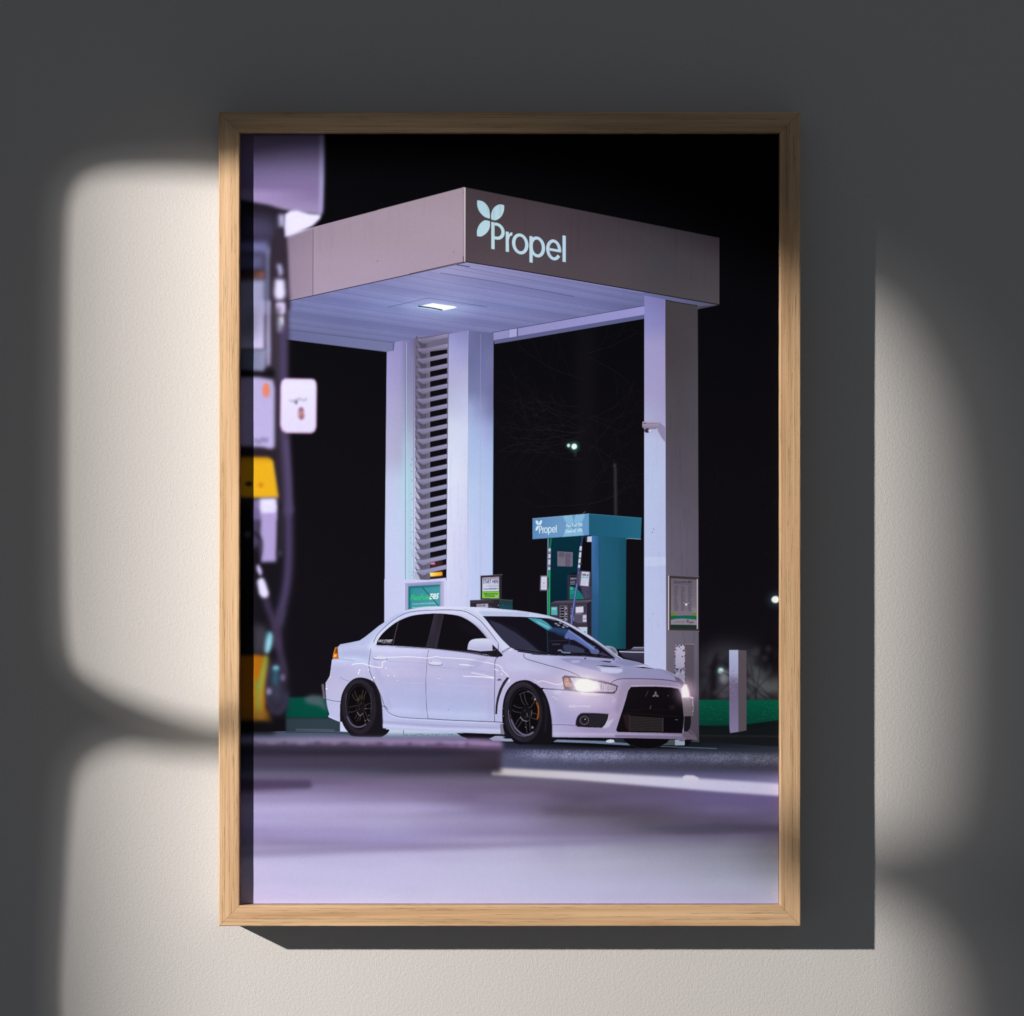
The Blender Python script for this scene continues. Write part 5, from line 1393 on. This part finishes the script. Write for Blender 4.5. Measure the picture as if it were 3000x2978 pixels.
Zi.poly(grille, field([1805, 1900, 2005], [2010, 2080, 2150], [[(20, 15, 20), (16, 12, 18), (14, 10, 18)], [(16, 12, 18), (14, 10, 16), (12, 9, 16)], [(18, 13, 18), (12, 9, 14), (13, 10, 16)]]))
CLIP[0] = Zi.mask(grille)
for k in range(14): Zi.line([(1200, 750 + k * 14), (1650, 756 + k * 14)], 1.0, (32, 26, 30), a=.35)
Zi.poly([(1170, 950), (1226, 945), (1226, 1082), (1200, 1060)], (40, 28, 32), blur=1.2, a=.9)
Zi.poly([(1226, 956), (1498, 976), (1496, 1086), (1226, 1080)], (31, 27, 31))
for k in range(9): Zi.line([(1228, 964 + k * 13.5), (1496, 980 + k * 12.6)], 1.7, (60, 54, 55), a=.7)
for k in range(260): Zi.ell(rn.uniform(1228, 1494), rn.uniform(975, 1082), 1.6, 1.2, (78, 70, 66), a=.45)
Zi.line([(1226, 950), (1226, 1080)], 1.6, (72, 64, 66), a=.7); Zi.line([(1496, 976), (1496, 1086)], 2, (84, 76, 78), a=.7)
Zi.line([(1180, 935), (1450, 952), (1640, 965)], 1.4, (40, 32, 36), a=.7)
Zi.line([(1240, 910), (1400, 905), (1640, 912)], 1.2, (34, 27, 32), a=.6)
Zi.line([(1376, 758), (1356, 800)], 1.8, (84, 74, 76), a=.7); Zi.line([(1400, 876), (1392, 900)], 1.8, (110, 100, 100), a=.8)
Zi.poly([(1540, 880), (1580, 870), (1600, 890), (1570, 910)], (34, 28, 34), blur=1.5, a=.8)
for x, y in ((1600, 988), (1614, 990), (1538, 795)): Zi.ell(x, y, 2.6, 2.6, (190, 182, 190))
CLIP[0] = None
# three-diamond badge
for ang in (-90, 30, 150):
    u = math.radians(ang); c0 = (1437, 788); L = 27
    a_ = (c0[0] + math.cos(u) * L, c0[1] + math.sin(u) * L)
    m1 = (c0[0] + math.cos(u - .5) * L * .56, c0[1] + math.sin(u - .5) * L * .56); m2 = (c0[0] + math.cos(u + .5) * L * .56, c0[1] + math.sin(u + .5) * L * .56)
    Zi.poly([c0, m1, a_, m2], (96, 86, 92)); Zi.line([c0, m1, a_, m2, c0], 1.0, (176, 164, 170), sm=False, a=.8)
Zi.poly([(790, 1030), (792, 1000), (804, 965), (826, 942), (850, 935), (960, 937), (1060, 944), (1052, 985), (1030, 1030), (1008, 1054), (900, 1052), (805, 1046)], (30, 26, 36), sm=False)
Zi.poly([(900, 945), (1055, 950), (1030, 1020), (1000, 1046), (900, 1046)], (38, 34, 44), blur=1.5)
Zi.line([(790, 1032), (794, 998), (806, 964), (828, 941), (850, 934), (960, 936), (1060, 943)], 1.6, (96, 86, 112), a=.8)
Zi.line([(1060, 945), (1052, 986), (1030, 1031), (1010, 1052)], 2.2, (222, 216, 240), a=.7)
Zi.ell(861, 994, 37, 36, (120, 112, 126), ring=4); Zi.ell(861, 994, 26, 26, (70, 64, 74), ring=3, a=.8); Zi.ell(868, 985, 5, 4, (200, 196, 210))
# far side of the nose
Zi.poly([(1652, 805), (1744, 812), (1744, 955), (1664, 962)], lin((0, 2042), (170, 150, 172), (0, 2098), (104, 94, 106), (.12, (120, 108, 122))))
Zi.line([(1655, 806), (1700, 802), (1740, 812)], 3, (248, 200, 236), a=.9, blur=.6)
Zi.line([(1735, 830), (1742, 900), (1734, 950)], 2, (200, 190, 204), a=.7)
for k in range(14): Zi.ell(rn.uniform(1665, 1740), rn.uniform(822, 850), 4, 2, (60, 48, 62), a=.8)
for k in range(8): Zi.ell(rn.uniform(1728, 1745), rn.uniform(890, 955), 3, 4, (54, 44, 56), a=.8)
Zi.poly([(1672, 962), (1722, 960), (1724, 1010), (1716, 1058), (1692, 1086), (1664, 1085)], (24, 20, 28))
Zi.poly([(1668, 1086), (1692, 1086), (1745, 1118), (1772, 1147), (1700, 1150), (1650, 1120)], (104, 92, 114), blur=.6)
Zi.line([(1716, 1078), (1750, 1110), (1770, 1145)], 1.0, (180, 170, 184), a=.6)
Zi.line([(1630, 1158), (1690, 1162), (1745, 1156)], 1.8, (20, 16, 22), a=.8)
Zi.poly([(1642, 742), (1672, 702), (1688, 706), (1704, 752), (1712, 798), (1700, 808), (1654, 806)], (255, 236, 252), blur=1.2)
Zi.line([(1690, 706), (1706, 752), (1714, 800)], 2.4, (240, 150, 210), a=.7, blur=.8)
Zi.ell(1682, 765, 70, 86, (255, 200, 245), blur=13, a=.6, glow=True)
# low object behind the car
Zj.poly([(205, 990), (320, 965), (330, 948), (438, 948), (438, 1092), (380, 1080), (250, 1045)], lin((0, 1900), (64, 60, 86), (0, 1940), (46, 42, 62)))
Zj.line([(208, 987), (320, 992), (436, 993)], 2.4, (206, 206, 236)); Zj.line([(322, 962), (438, 962)], 1.4, (150, 150, 190)); Zj.line([(338, 949), (438, 948)], 1.8, (190, 190, 224))
Zj.line([(230, 1035), (330, 1062), (438, 1094)], 1.6, (30, 26, 40), a=.8)

# ---- out-of-focus forecourt in front
gxf = [700, 900, 1150, 1468, 1700, 1900, 2100, 2290]
gyf = [2165, 2180, 2215, 2245, 2265, 2290, 2310, 2335, 2370, 2405, 2440, 2470, 2500, 2540, 2600, 2660]
FG = [
 [(120, 114, 150), (122, 116, 152), (118, 112, 150), (128, 104, 150)] + [(80, 80, 112)] * 4,
 [(84, 74, 100), (92, 82, 116), (96, 84, 116), (96, 76, 112)] + [(80, 80, 112)] * 4,
 [(46, 40, 58), (44, 39, 56), (46, 41, 58), (58, 46, 64), (84, 86, 116), (80, 78, 108), (84, 82, 110), (60, 58, 78)],
 [(66, 58, 80), (62, 56, 76), (58, 52, 70), (54, 44, 60), (98, 96, 132), (86, 84, 116), (86, 80, 114), (84, 80, 112)],
 [(100, 92, 122), (96, 86, 112), (88, 80, 102), (82, 74, 96), (116, 112, 142), (104, 100, 140), (100, 96, 138), (98, 94, 134)],
 [(100, 88, 122), (102, 90, 126), (110, 98, 132), (106, 98, 122), (104, 96, 122), (96, 88, 116), (112, 106, 148), (128, 124, 172)],
 [(92, 78, 112), (124, 112, 152), (120, 106, 144), (106, 92, 126), (98, 88, 116), (96, 84, 118), (104, 92, 138), (106, 92, 140)],
 [(150, 138, 184), (146, 134, 178), (134, 122, 162), (106, 92, 128), (92, 80, 110), (98, 86, 122), (106, 94, 142), (108, 94, 146)],
 [(168, 158, 206), (164, 154, 200), (150, 140, 184), (126, 114, 154), (96, 86, 108), (92, 82, 110), (102, 92, 134), (108, 98, 146)],
 [(166, 156, 208), (168, 160, 206), (164, 156, 198), (148, 138, 180), (116, 108, 134), (90, 84, 102), (92, 84, 112), (112, 104, 144)],
 [(148, 136, 184), (158, 148, 198), (156, 148, 198), (142, 132, 174), (126, 116, 152), (104, 98, 122), (84, 78, 102), (100, 92, 122)],
 [(138, 126, 166), (142, 130, 174), (152, 142, 192), (172, 166, 206), (160, 156, 190), (138, 136, 162), (124, 122, 146), (124, 122, 140)],
 [(182, 174, 216), (178, 172, 214), (184, 178, 220), (184, 180, 216), (172, 170, 200), (154, 154, 180), (146, 146, 168), (136, 136, 152)],
 [(192, 184, 224), (188, 184, 224), (190, 186, 226), (190, 188, 224), (182, 180, 212), (170, 170, 198), (158, 160, 184), (148, 152, 172)],
 [(196, 186, 228), (192, 188, 228), (192, 190, 228), (192, 190, 228), (188, 186, 224), (182, 182, 218), (176, 178, 208), (168, 174, 200)],
 [(196, 186, 228), (194, 188, 230), (190, 192, 228), (188, 190, 226), (184, 186, 228), (182, 180, 222), (180, 178, 220), (176, 176, 216)]]
ff = field(gxf, gyf, FG)
S_.poly([(690, 2262), (2310, 2262), (2310, 2680), (690, 2680)], ff, blur=9)
rk = random.Random(21)
for k in range(70):
    x = rk.uniform(720, 2280); y = rk.uniform(2320, 2640); d_ = (y - 2300) / 340
    S_.ell(x, y, rk.uniform(40, 170), rk.uniform(4, 12), rk.choice([(206, 200, 236), (134, 124, 166), (150, 146, 190)]), blur=9, a=rk.uniform(.05, .14))
# painted line, soft
Zl.poly([(-20, 318), (400, 338), (800, 360), (1180, 380), (1800, 420), (1830, 422), (1830, 502), (1800, 498), (1400, 470), (1000, 438), (500, 395), (-20, 364)],
        lin((1470, 0), (196, 188, 196), (2290, 0), (206, 202, 240), (.3, (206, 202, 220)), (.6, (206, 204, 234))), blur=3.6)
Zl.poly([(1180, 376), (1200, 366), (1250, 368), (1282, 384), (1278, 410), (1185, 408)], (214, 208, 232), blur=2)
Zl.line([(60, 410), (600, 440), (1200, 480)], 9, (100, 90, 120), blur=8, a=.35)

# kerb block on the left, soft edges
Zk.poly([(150, 128), (1000, 132), (1700, 138), (1870, 150), (1872, 195), (1500, 200), (150, 190)], lin((700, 0), (132, 124, 160), (1470, 0), (150, 122, 172)), blur=6)
Zk.poly([(100, 170), (800, 168), (1200, 176), (1500, 182), (1862, 200), (1862, 352), (1600, 345), (1000, 338), (100, 336)],
        field([700, 1000, 1300, 1465], [2180, 2205, 2225, 2255], [[(56, 48, 68), (58, 50, 70), (64, 50, 74), (110, 84, 122)], [(46, 41, 60), (44, 40, 58), (46, 42, 60), (58, 46, 64)], [(66, 58, 80), (64, 56, 78), (58, 52, 72), (56, 46, 60)], [(72, 64, 88), (66, 60, 82), (60, 52, 70), (48, 40, 54)]]), blur=7)
for k in range(16): Zk.ell(330 + k * 95 + rn.uniform(-20, 20), 162 + k * .8, rn.uniform(10, 34), 10, (150, 128, 172) if k % 2 else (58, 48, 72), blur=4, a=.5)
Zk.ell(1615, 170, 26, 18, (150, 128, 180), blur=3, a=.8)
Zk.line([(1400, 186), (1600, 180), (1860, 196)], 5, (96, 70, 108), blur=3, a=.8)
Zk.poly([(200, 395), (660, 398), (680, 440), (640, 452), (200, 450)], (70, 58, 88), blur=5, a=.85)
S_.poly([(690, 2490), (1100, 2475), (1500, 2464), (2310, 2436), (2310, 2452), (1500, 2482), (690, 2512)], (124, 114, 152), blur=7, a=.55)
S_.poly([(690, 2360), (1200, 2352), (1400, 2370), (1200, 2384), (690, 2380)], (178, 170, 216), blur=9, a=.6)
S_.poly([(690, 2432), (1000, 2428), (1300, 2436), (1000, 2446), (690, 2450)], (150, 138, 190), blur=8, a=.6)
S_.poly([(1580, 2368), (1800, 2362), (2000, 2378), (1800, 2390), (1600, 2384)], (82, 70, 92), blur=10, a=.6)
S_.poly([(1850, 2425), (2100, 2410), (2310, 2420), (2310, 2434), (2000, 2440)], (78, 72, 96), blur=7, a=.7)
# ---- out-of-focus pump at the left edge
B = 3.4
BK[0] = 1.75
dkp = (30, 25, 36)
Za.poly([(200, 900), (700, 980), (760, 1050), (770, 1918), (200, 1918)], dkp, blur=B)
Zd.poly([(200, -60), (780, -60), (780, 600), (800, 1300), (830, 1918), (200, 1918)], (40, 33, 44), blur=B)
Zg.poly([(200, -60), (830, -60), (840, 500), (780, 1000), (750, 1400), (780, 1700), (740, 1930), (200, 1930)], (20, 17, 26), blur=5)
Za.poly([(200, 250), (1124, 250), (1118, 700), (1108, 1000), (1098, 1050), (1060, 1052), (900, 1035), (745, 1010), (600, 965), (330, 915), (200, 900)],  # top rows darkened: shade falling on the sheet, put into the colour
        field([700, 760, 930, 950], [390, 440, 500, 545, 570, 620], [[(104, 92, 120), (104, 92, 120), (104, 90, 122), (120, 112, 150)], [(112, 98, 136), (112, 98, 136), (108, 94, 138), (124, 116, 160)],
              [(122, 108, 156), (122, 108, 156), (120, 106, 152), (140, 132, 182)], [(122, 104, 154), (122, 104, 154), (122, 104, 152), (150, 144, 192)], [(152, 134, 182), (150, 132, 182), (126, 108, 156), (156, 148, 198)], [(152, 134, 182), (152, 134, 182), (146, 130, 176), (160, 150, 200)]]), blur=2.8)
Za.line([(1092, 260), (1088, 800), (1082, 1040)], 8, (160, 154, 204), blur=2.5, a=.7)
Za.poly([(690, 1050), (745, 1048), (745, 1168), (690, 1172)], (186, 182, 224), blur=B)
Za.poly([(750, 1048), (800, 1014), (860, 1010), (980, 1044), (1088, 1052), (1082, 1090), (1010, 1160), (900, 1212), (800, 1250), (738, 1266)], (222, 216, 252), blur=2.2)
Za.poly([(330, 1060), (640, 1080), (700, 1300), (330, 1290)], (66, 60, 92), blur=10)
Za.poly([(200, 1300), (600, 1305), (600, 1420), (200, 1410)], (106, 106, 160), blur=5)
Za.poly([(200, 1420), (560, 1420), (560, 1570), (200, 1570)], (86, 84, 124), blur=5)
Za.poly([(200, 1590), (558, 1578), (558, 1645), (200, 1680)], lin((690, 0), (56, 40, 44), (775, 0), (140, 76, 62), (.6, (70, 50, 50))), blur=3)
Za.poly([(200, 1670), (568, 1655), (568, 1980), (200, 1980)], (146, 146, 186), blur=4)
Za.poly([(575, 1380), (612, 1350), (612, 1980), (575, 1980)], (124, 128, 172), blur=4)
Za.poly([(655, 1190), (735, 1195), (770, 1400), (785, 1700), (800, 1940), (620, 1940), (615, 1500)], (48, 38, 52), blur=3)
Za.poly([(672, 1515), (715, 1515), (735, 1600), (700, 1640)], (164, 164, 214), blur=3)
Za.poly([(660, 1655), (745, 1660), (757, 1800), (735, 1850), (665, 1850), (648, 1790)], (216, 212, 250), blur=3.4)
Za.poly([(675, 1880), (745, 1880), (750, 1990), (665, 1990)], (210, 200, 240), blur=3)
Zd.poly([(668, -40), (750, -40), (742, 55), (680, 60)], (200, 188, 236), blur=3)
Zd.poly([(674, 82), (740, 82), (746, 150), (732, 236), (680, 236), (670, 150)], (214, 222, 250), blur=2.8)
Zd.line([(752, 60), (760, 250)], 4, (96, 56, 90), blur=2, a=.7)
Zd.poly([(200, -60), (560, -60), (560, 400), (200, 400)], lin((0, 900), (156, 154, 196), (0, 1020), (196, 188, 232)), blur=3)
Zd.poly([(456, -40), (500, 60), (480, 240), (400, 320), (300, 200)], (108, 106, 134), blur=10, a=.8)
Zd.poly([(200, 395), (580, 395), (570, 560), (545, 610), (200, 590)], lin((700, 0), (96, 104, 128), (780, 0), (138, 140, 180)), blur=3)
Zd.poly([(585, -60), (615, -60), (622, 400), (615, 545), (580, 555), (572, 300)], (166, 162, 206), blur=3)
Zd.poly([(630, 0), (700, 0), (690, 700), (640, 680)], (60, 50, 62), blur=5, a=.9)
Zd.poly([(200, 590), (560, 612), (610, 575), (650, 590), (660, 660), (200, 650)], (16, 13, 20), blur=3.5)
Zd.poly([(200, 655), (500, 655), (640, 682), (657, 760), (655, 1310), (620, 1335), (540, 1310), (200, 1300)], lin((0, 1105), (176, 166, 216), (0, 1310), (180, 168, 222)), blur=3)
Zd.ell(574, 778, 36, 70, (222, 126, 104), blur=2)
Zd.line([(610, 700), (615, 860)], 3, (146, 152, 180), blur=2, a=.7)
for k in range(12): Zd.ell(465 + k * 11, 1250 + rn.uniform(-14, 14), 9, 22, (106, 98, 142), blur=2.4, a=.55)
Zd.poly([(200, 1340), (660, 1350), (665, 1400), (200, 1400)], (38, 28, 38), blur=4)
Zd.poly([(200, 1395), (600, 1405), (640, 1440), (668, 1640), (688, 1785), (560, 1790), (200, 1775)], lin((0, 1335), (196, 138, 12), (0, 1360), (228, 170, 22)), blur=2.6)
Zd.ell(412, 1655, 34, 18, (40, 30, 14), blur=2)
Zd.ell(525, 1665, 26, 22, (206, 122, 20), blur=2.5)
Zd.line([(620, 1430), (660, 1640), (682, 1780)], 3, (236, 190, 70), blur=2, a=.6)
Zd.poly([(450, 1800), (670, 1790), (680, 1990), (450, 1990)], (120, 108, 156), blur=3)
Zd.poly([(515, 1795), (668, 1790), (672, 1900), (520, 1910)], (220, 216, 250), blur=2.8)
Zg.poly([(525, -30), (682, -30), (676, 200), (668, 466), (524, 470), (512, 250)], (166, 150, 208), blur=3)
Zg.poly([(525, -60), (665, -60), (665, 5), (525, 12)], (216, 212, 248), blur=2.5)
Zg.poly([(456, -30), (505, -30), (500, 180), (510, 280), (480, 340), (456, 340)], (96, 82, 128), blur=4, a=.85)
Zg.line([(460, 190), (520, 260), (520, 380), (490, 460)], 9, (22, 18, 30), blur=3, a=.9)
Zg.poly([(690, -30), (745, -30), (740, 200), (730, 420), (690, 380)], (40, 34, 42), blur=3, a=.9)
Zg.ell(700, 390, 22, 32, (62, 56, 68), blur=2.5, a=.8)
Zg.ell(400, 210, 34, 36, (96, 92, 110), blur=2.4, a=.8)
# hanging hoses
hose = (76, 64, 104)
Zd.line([(735, 200), (735, 700), (745, 1200), (770, 1600), (780, 1918)], 22, hose, blur=4.5, a=.95)
Zd.line([(765, 1250), (790, 1600), (800, 1918)], 10, (88, 74, 118), blur=3, a=.6)
Zg.line([(782, -40), (786, 250), (782, 500), (760, 720), (715, 930), (690, 1040)], 22, hose, blur=4.5, a=.95)
Zg.line([(560, 760), (590, 880), (640, 1020), (680, 1200), (720, 1380), (738, 1480), (735, 1560)], 18, (66, 54, 84), blur=4, a=.9)
Zg.line([(715, 930), (690, 1060), (680, 1250)], 22, (62, 52, 80), blur=4, a=.8)
Zg.poly([(580, 1480), (640, 1380), (720, 1400), (760, 1560), (775, 1720), (740, 1880), (640, 1890), (580, 1760)], (50, 46, 68), blur=6, a=.85)
Zg.line([(600, 1420), (570, 1600), (590, 1780), (660, 1880), (740, 1840), (768, 1700)], 9, (76, 72, 104), blur=4, a=.7)
Zg.poly([(484, 500), (505, 490), (535, 545), (535, 590), (515, 598), (488, 550)], (196, 186, 238), blur=2.4)
Zg.poly([(488, 650), (510, 620), (545, 615), (570, 660), (600, 760), (590, 798), (545, 806), (510, 770)], (220, 214, 252), blur=2.6)
Zg.ell(594, 1225, 36, 104, (150, 222, 248), blur=3, rot=.17)
Zg.ell(582, 1150, 26, 34, (60, 170, 190), blur=4, a=.5)
Zg.ell(666, 1462, 28, 22, (130, 214, 236), blur=2.6)
Zg.line([(664, 1480), (660, 1600)], 13, (44, 110, 132), blur=4, a=.85)
Zg.line([(668, 1620), (672, 1750)], 12, (64, 76, 96), blur=5, a=.7)
Zg.ell(730, 1550, 24, 34, (116, 104, 142), blur=2, a=.7); Zg.ell(600, 1680, 26, 34, (150, 140, 186), blur=2.6, a=.85)
Zg.poly([(456, 1040), (580, 1080), (560, 1320), (456, 1340)], (70, 66, 80), blur=6, a=.8)
Zg.poly([(200, 1335), (590, 1345), (570, 1500), (556, 1650), (566, 1935), (200, 1935)], lin((740, 0), (176, 104, 10), (790, 0), (150, 96, 16)), blur=3)
Zg.poly([(580, 1350), (595, 1360), (560, 1560), (545, 1700), (540, 1935), (500, 1935), (500, 1700), (530, 1500)], (176, 150, 40), blur=4, a=.9)
Zg.line([(575, 1355), (545, 1500), (515, 1640)], 6, (90, 190, 110), blur=3, a=.7)
Zg.line([(486, 1580), (492, 1700), (508, 1900)], 9, (66, 168, 96), blur=4, a=.7)
Zg.line([(520, 1720), (560, 1900)], 8, (190, 90, 34), blur=4, a=.6)
Zg.poly([(456, 1345), (500, 1350), (490, 1500), (456, 1560)], (176, 96, 20), blur=4, a=.7)
Zk.poly([(100, -40), (400, -40), (418, 34), (100, 36)], (150, 100, 30), blur=4, a=.75)
Zk.poly([(100, 32), (410, 36), (440, 80), (440, 104), (100, 104)], (20, 16, 24), blur=4)
# notice card
Zd.poly([(750, 664), (1010, 670), (1030, 676), (1048, 710), (1052, 760), (1046, 1120), (1034, 1165), (1000, 1186), (760, 1182), (722, 1165), (702, 1110), (705, 740), (718, 690)], (196, 140, 190), blur=1.6, a=.75)
Zd.poly([(752, 674), (1005, 678), (1032, 692), (1042, 730), (1040, 1120), (1024, 1160), (990, 1174), (765, 1172), (728, 1150), (712, 1100), (716, 740), (726, 692)], lin((0, 1110), (222, 218, 248), (0, 1270), (214, 206, 240)), blur=1.8)
Zd.line([(735, 715), (850, 695), (1015, 712)], 3, (204, 200, 240), blur=2, a=.7)
for k in range(9): Zd.ell(800 + k * 18, 868 + rn.uniform(-12, 16), 9, rn.uniform(8, 16), (140, 134, 158), blur=1.8, a=.7)
Zd.ell(856, 892, 12, 18, (80, 74, 104), blur=1.6, a=.8)
Zd.ell(902, 968, 22, 30, (104, 62, 92), blur=2, a=.9); Zd.ell(905, 1020, 24, 34, (116, 64, 84), blur=2, a=.9); Zd.ell(902, 996, 26, 40, (206, 140, 140), blur=2, a=.6)
Zd.line([(868, 960), (868, 1030)], 2, (190, 180, 200), blur=1, a=.8)

BK[0] = 1.0
# ---- paper grain and finish
_l = CV.mean(-1, keepdims=True)
CV = _l + (CV - _l) * .94
rg = np.random.RandomState(9)
gr = gauss(rg.randn(CH, CW).astype(np.float32), .6)
CV += (gr * .007 + gauss(rg.randn(CH, CW).astype(np.float32), 2.2) * .012)[..., None] * (.35 + CV)
CV = np.clip(CV, 0, 1)


def to_linear(c):
    return np.where(c <= .04045, c / 12.92, ((c + .055) / 1.055) ** 2.4)


INK = 1.02            # paper and ink reflectance per display value
ink = np.clip(to_linear(CV) * INK, 0.0008, .95)

# sheet: one vertex per raster cell, colour per vertex
yp = -(DEPTH - RECESS)
wx0, _z = at(PX0 / 3000 * 1932, 0, yp); wx1, _z = at(PX1 / 3000 * 1932, 0, yp)
_x, wz1 = at(0, PY0 / 3000 * 1932, yp); _x, wz0 = at(0, PY1 / 3000 * 1932, yp)
lx0, lx1 = fcx - OW / 2 + RW + .0003, fcx + OW / 2 - RW - .0003
lz0, lz1 = fcz - OH / 2 + RW + .0003, fcz + OH / 2 - RW - .0003
Xc = wx0 + (np.arange(CW) + .5) / CW * (wx1 - wx0)
Zc_ = wz1 + (np.arange(CH) + .5) / CH * (wz0 - wz1)
Xc = np.clip(Xc, lx0, lx1); Zc_ = np.clip(Zc_, lz0, lz1)
ki = np.unique(Xc, return_index=True)[1]; kj = np.sort(np.unique(Zc_, return_index=True)[1])
Xc = Xc[ki]; Zc_ = Zc_[kj]; ink = ink[kj][:, ki]
nw, nh = len(Xc), len(Zc_)
co = np.zeros((nh, nw, 3), np.float32)
co[..., 0] = Xc[None, :] - fcx; co[..., 1] = yp; co[..., 2] = Zc_[:, None] - fcz
idx = np.arange(nh * nw, dtype=np.int32).reshape(nh, nw)
quad = np.stack([idx[1:, :-1], idx[1:, 1:], idx[:-1, 1:], idx[:-1, :-1]], -1).reshape(-1, 4)
me = bpy.data.meshes.new('print')
me.vertices.add(nh * nw); me.vertices.foreach_set('co', co.ravel())
me.loops.add(quad.size); me.loops.foreach_set('vertex_index', quad.ravel())
me.polygons.add(len(quad)); me.polygons.foreach_set('loop_start', np.arange(0, quad.size, 4, dtype=np.int32))
me.update(calc_edges=True)
at_ = me.color_attributes.new('print_colour', 'FLOAT_COLOR', 'POINT')
rgba = np.ones((nh * nw, 4), np.float32); rgba[:, :3] = ink.reshape(-1, 3)
at_.data.foreach_set('color', rgba.ravel())
me.materials.append(print_material())
pr = bpy.data.objects.new('print', me)
COL.objects.link(pr)
pr.parent = frame
tag(pr, 'night photograph of a white car beside a lit fuel station canopy')
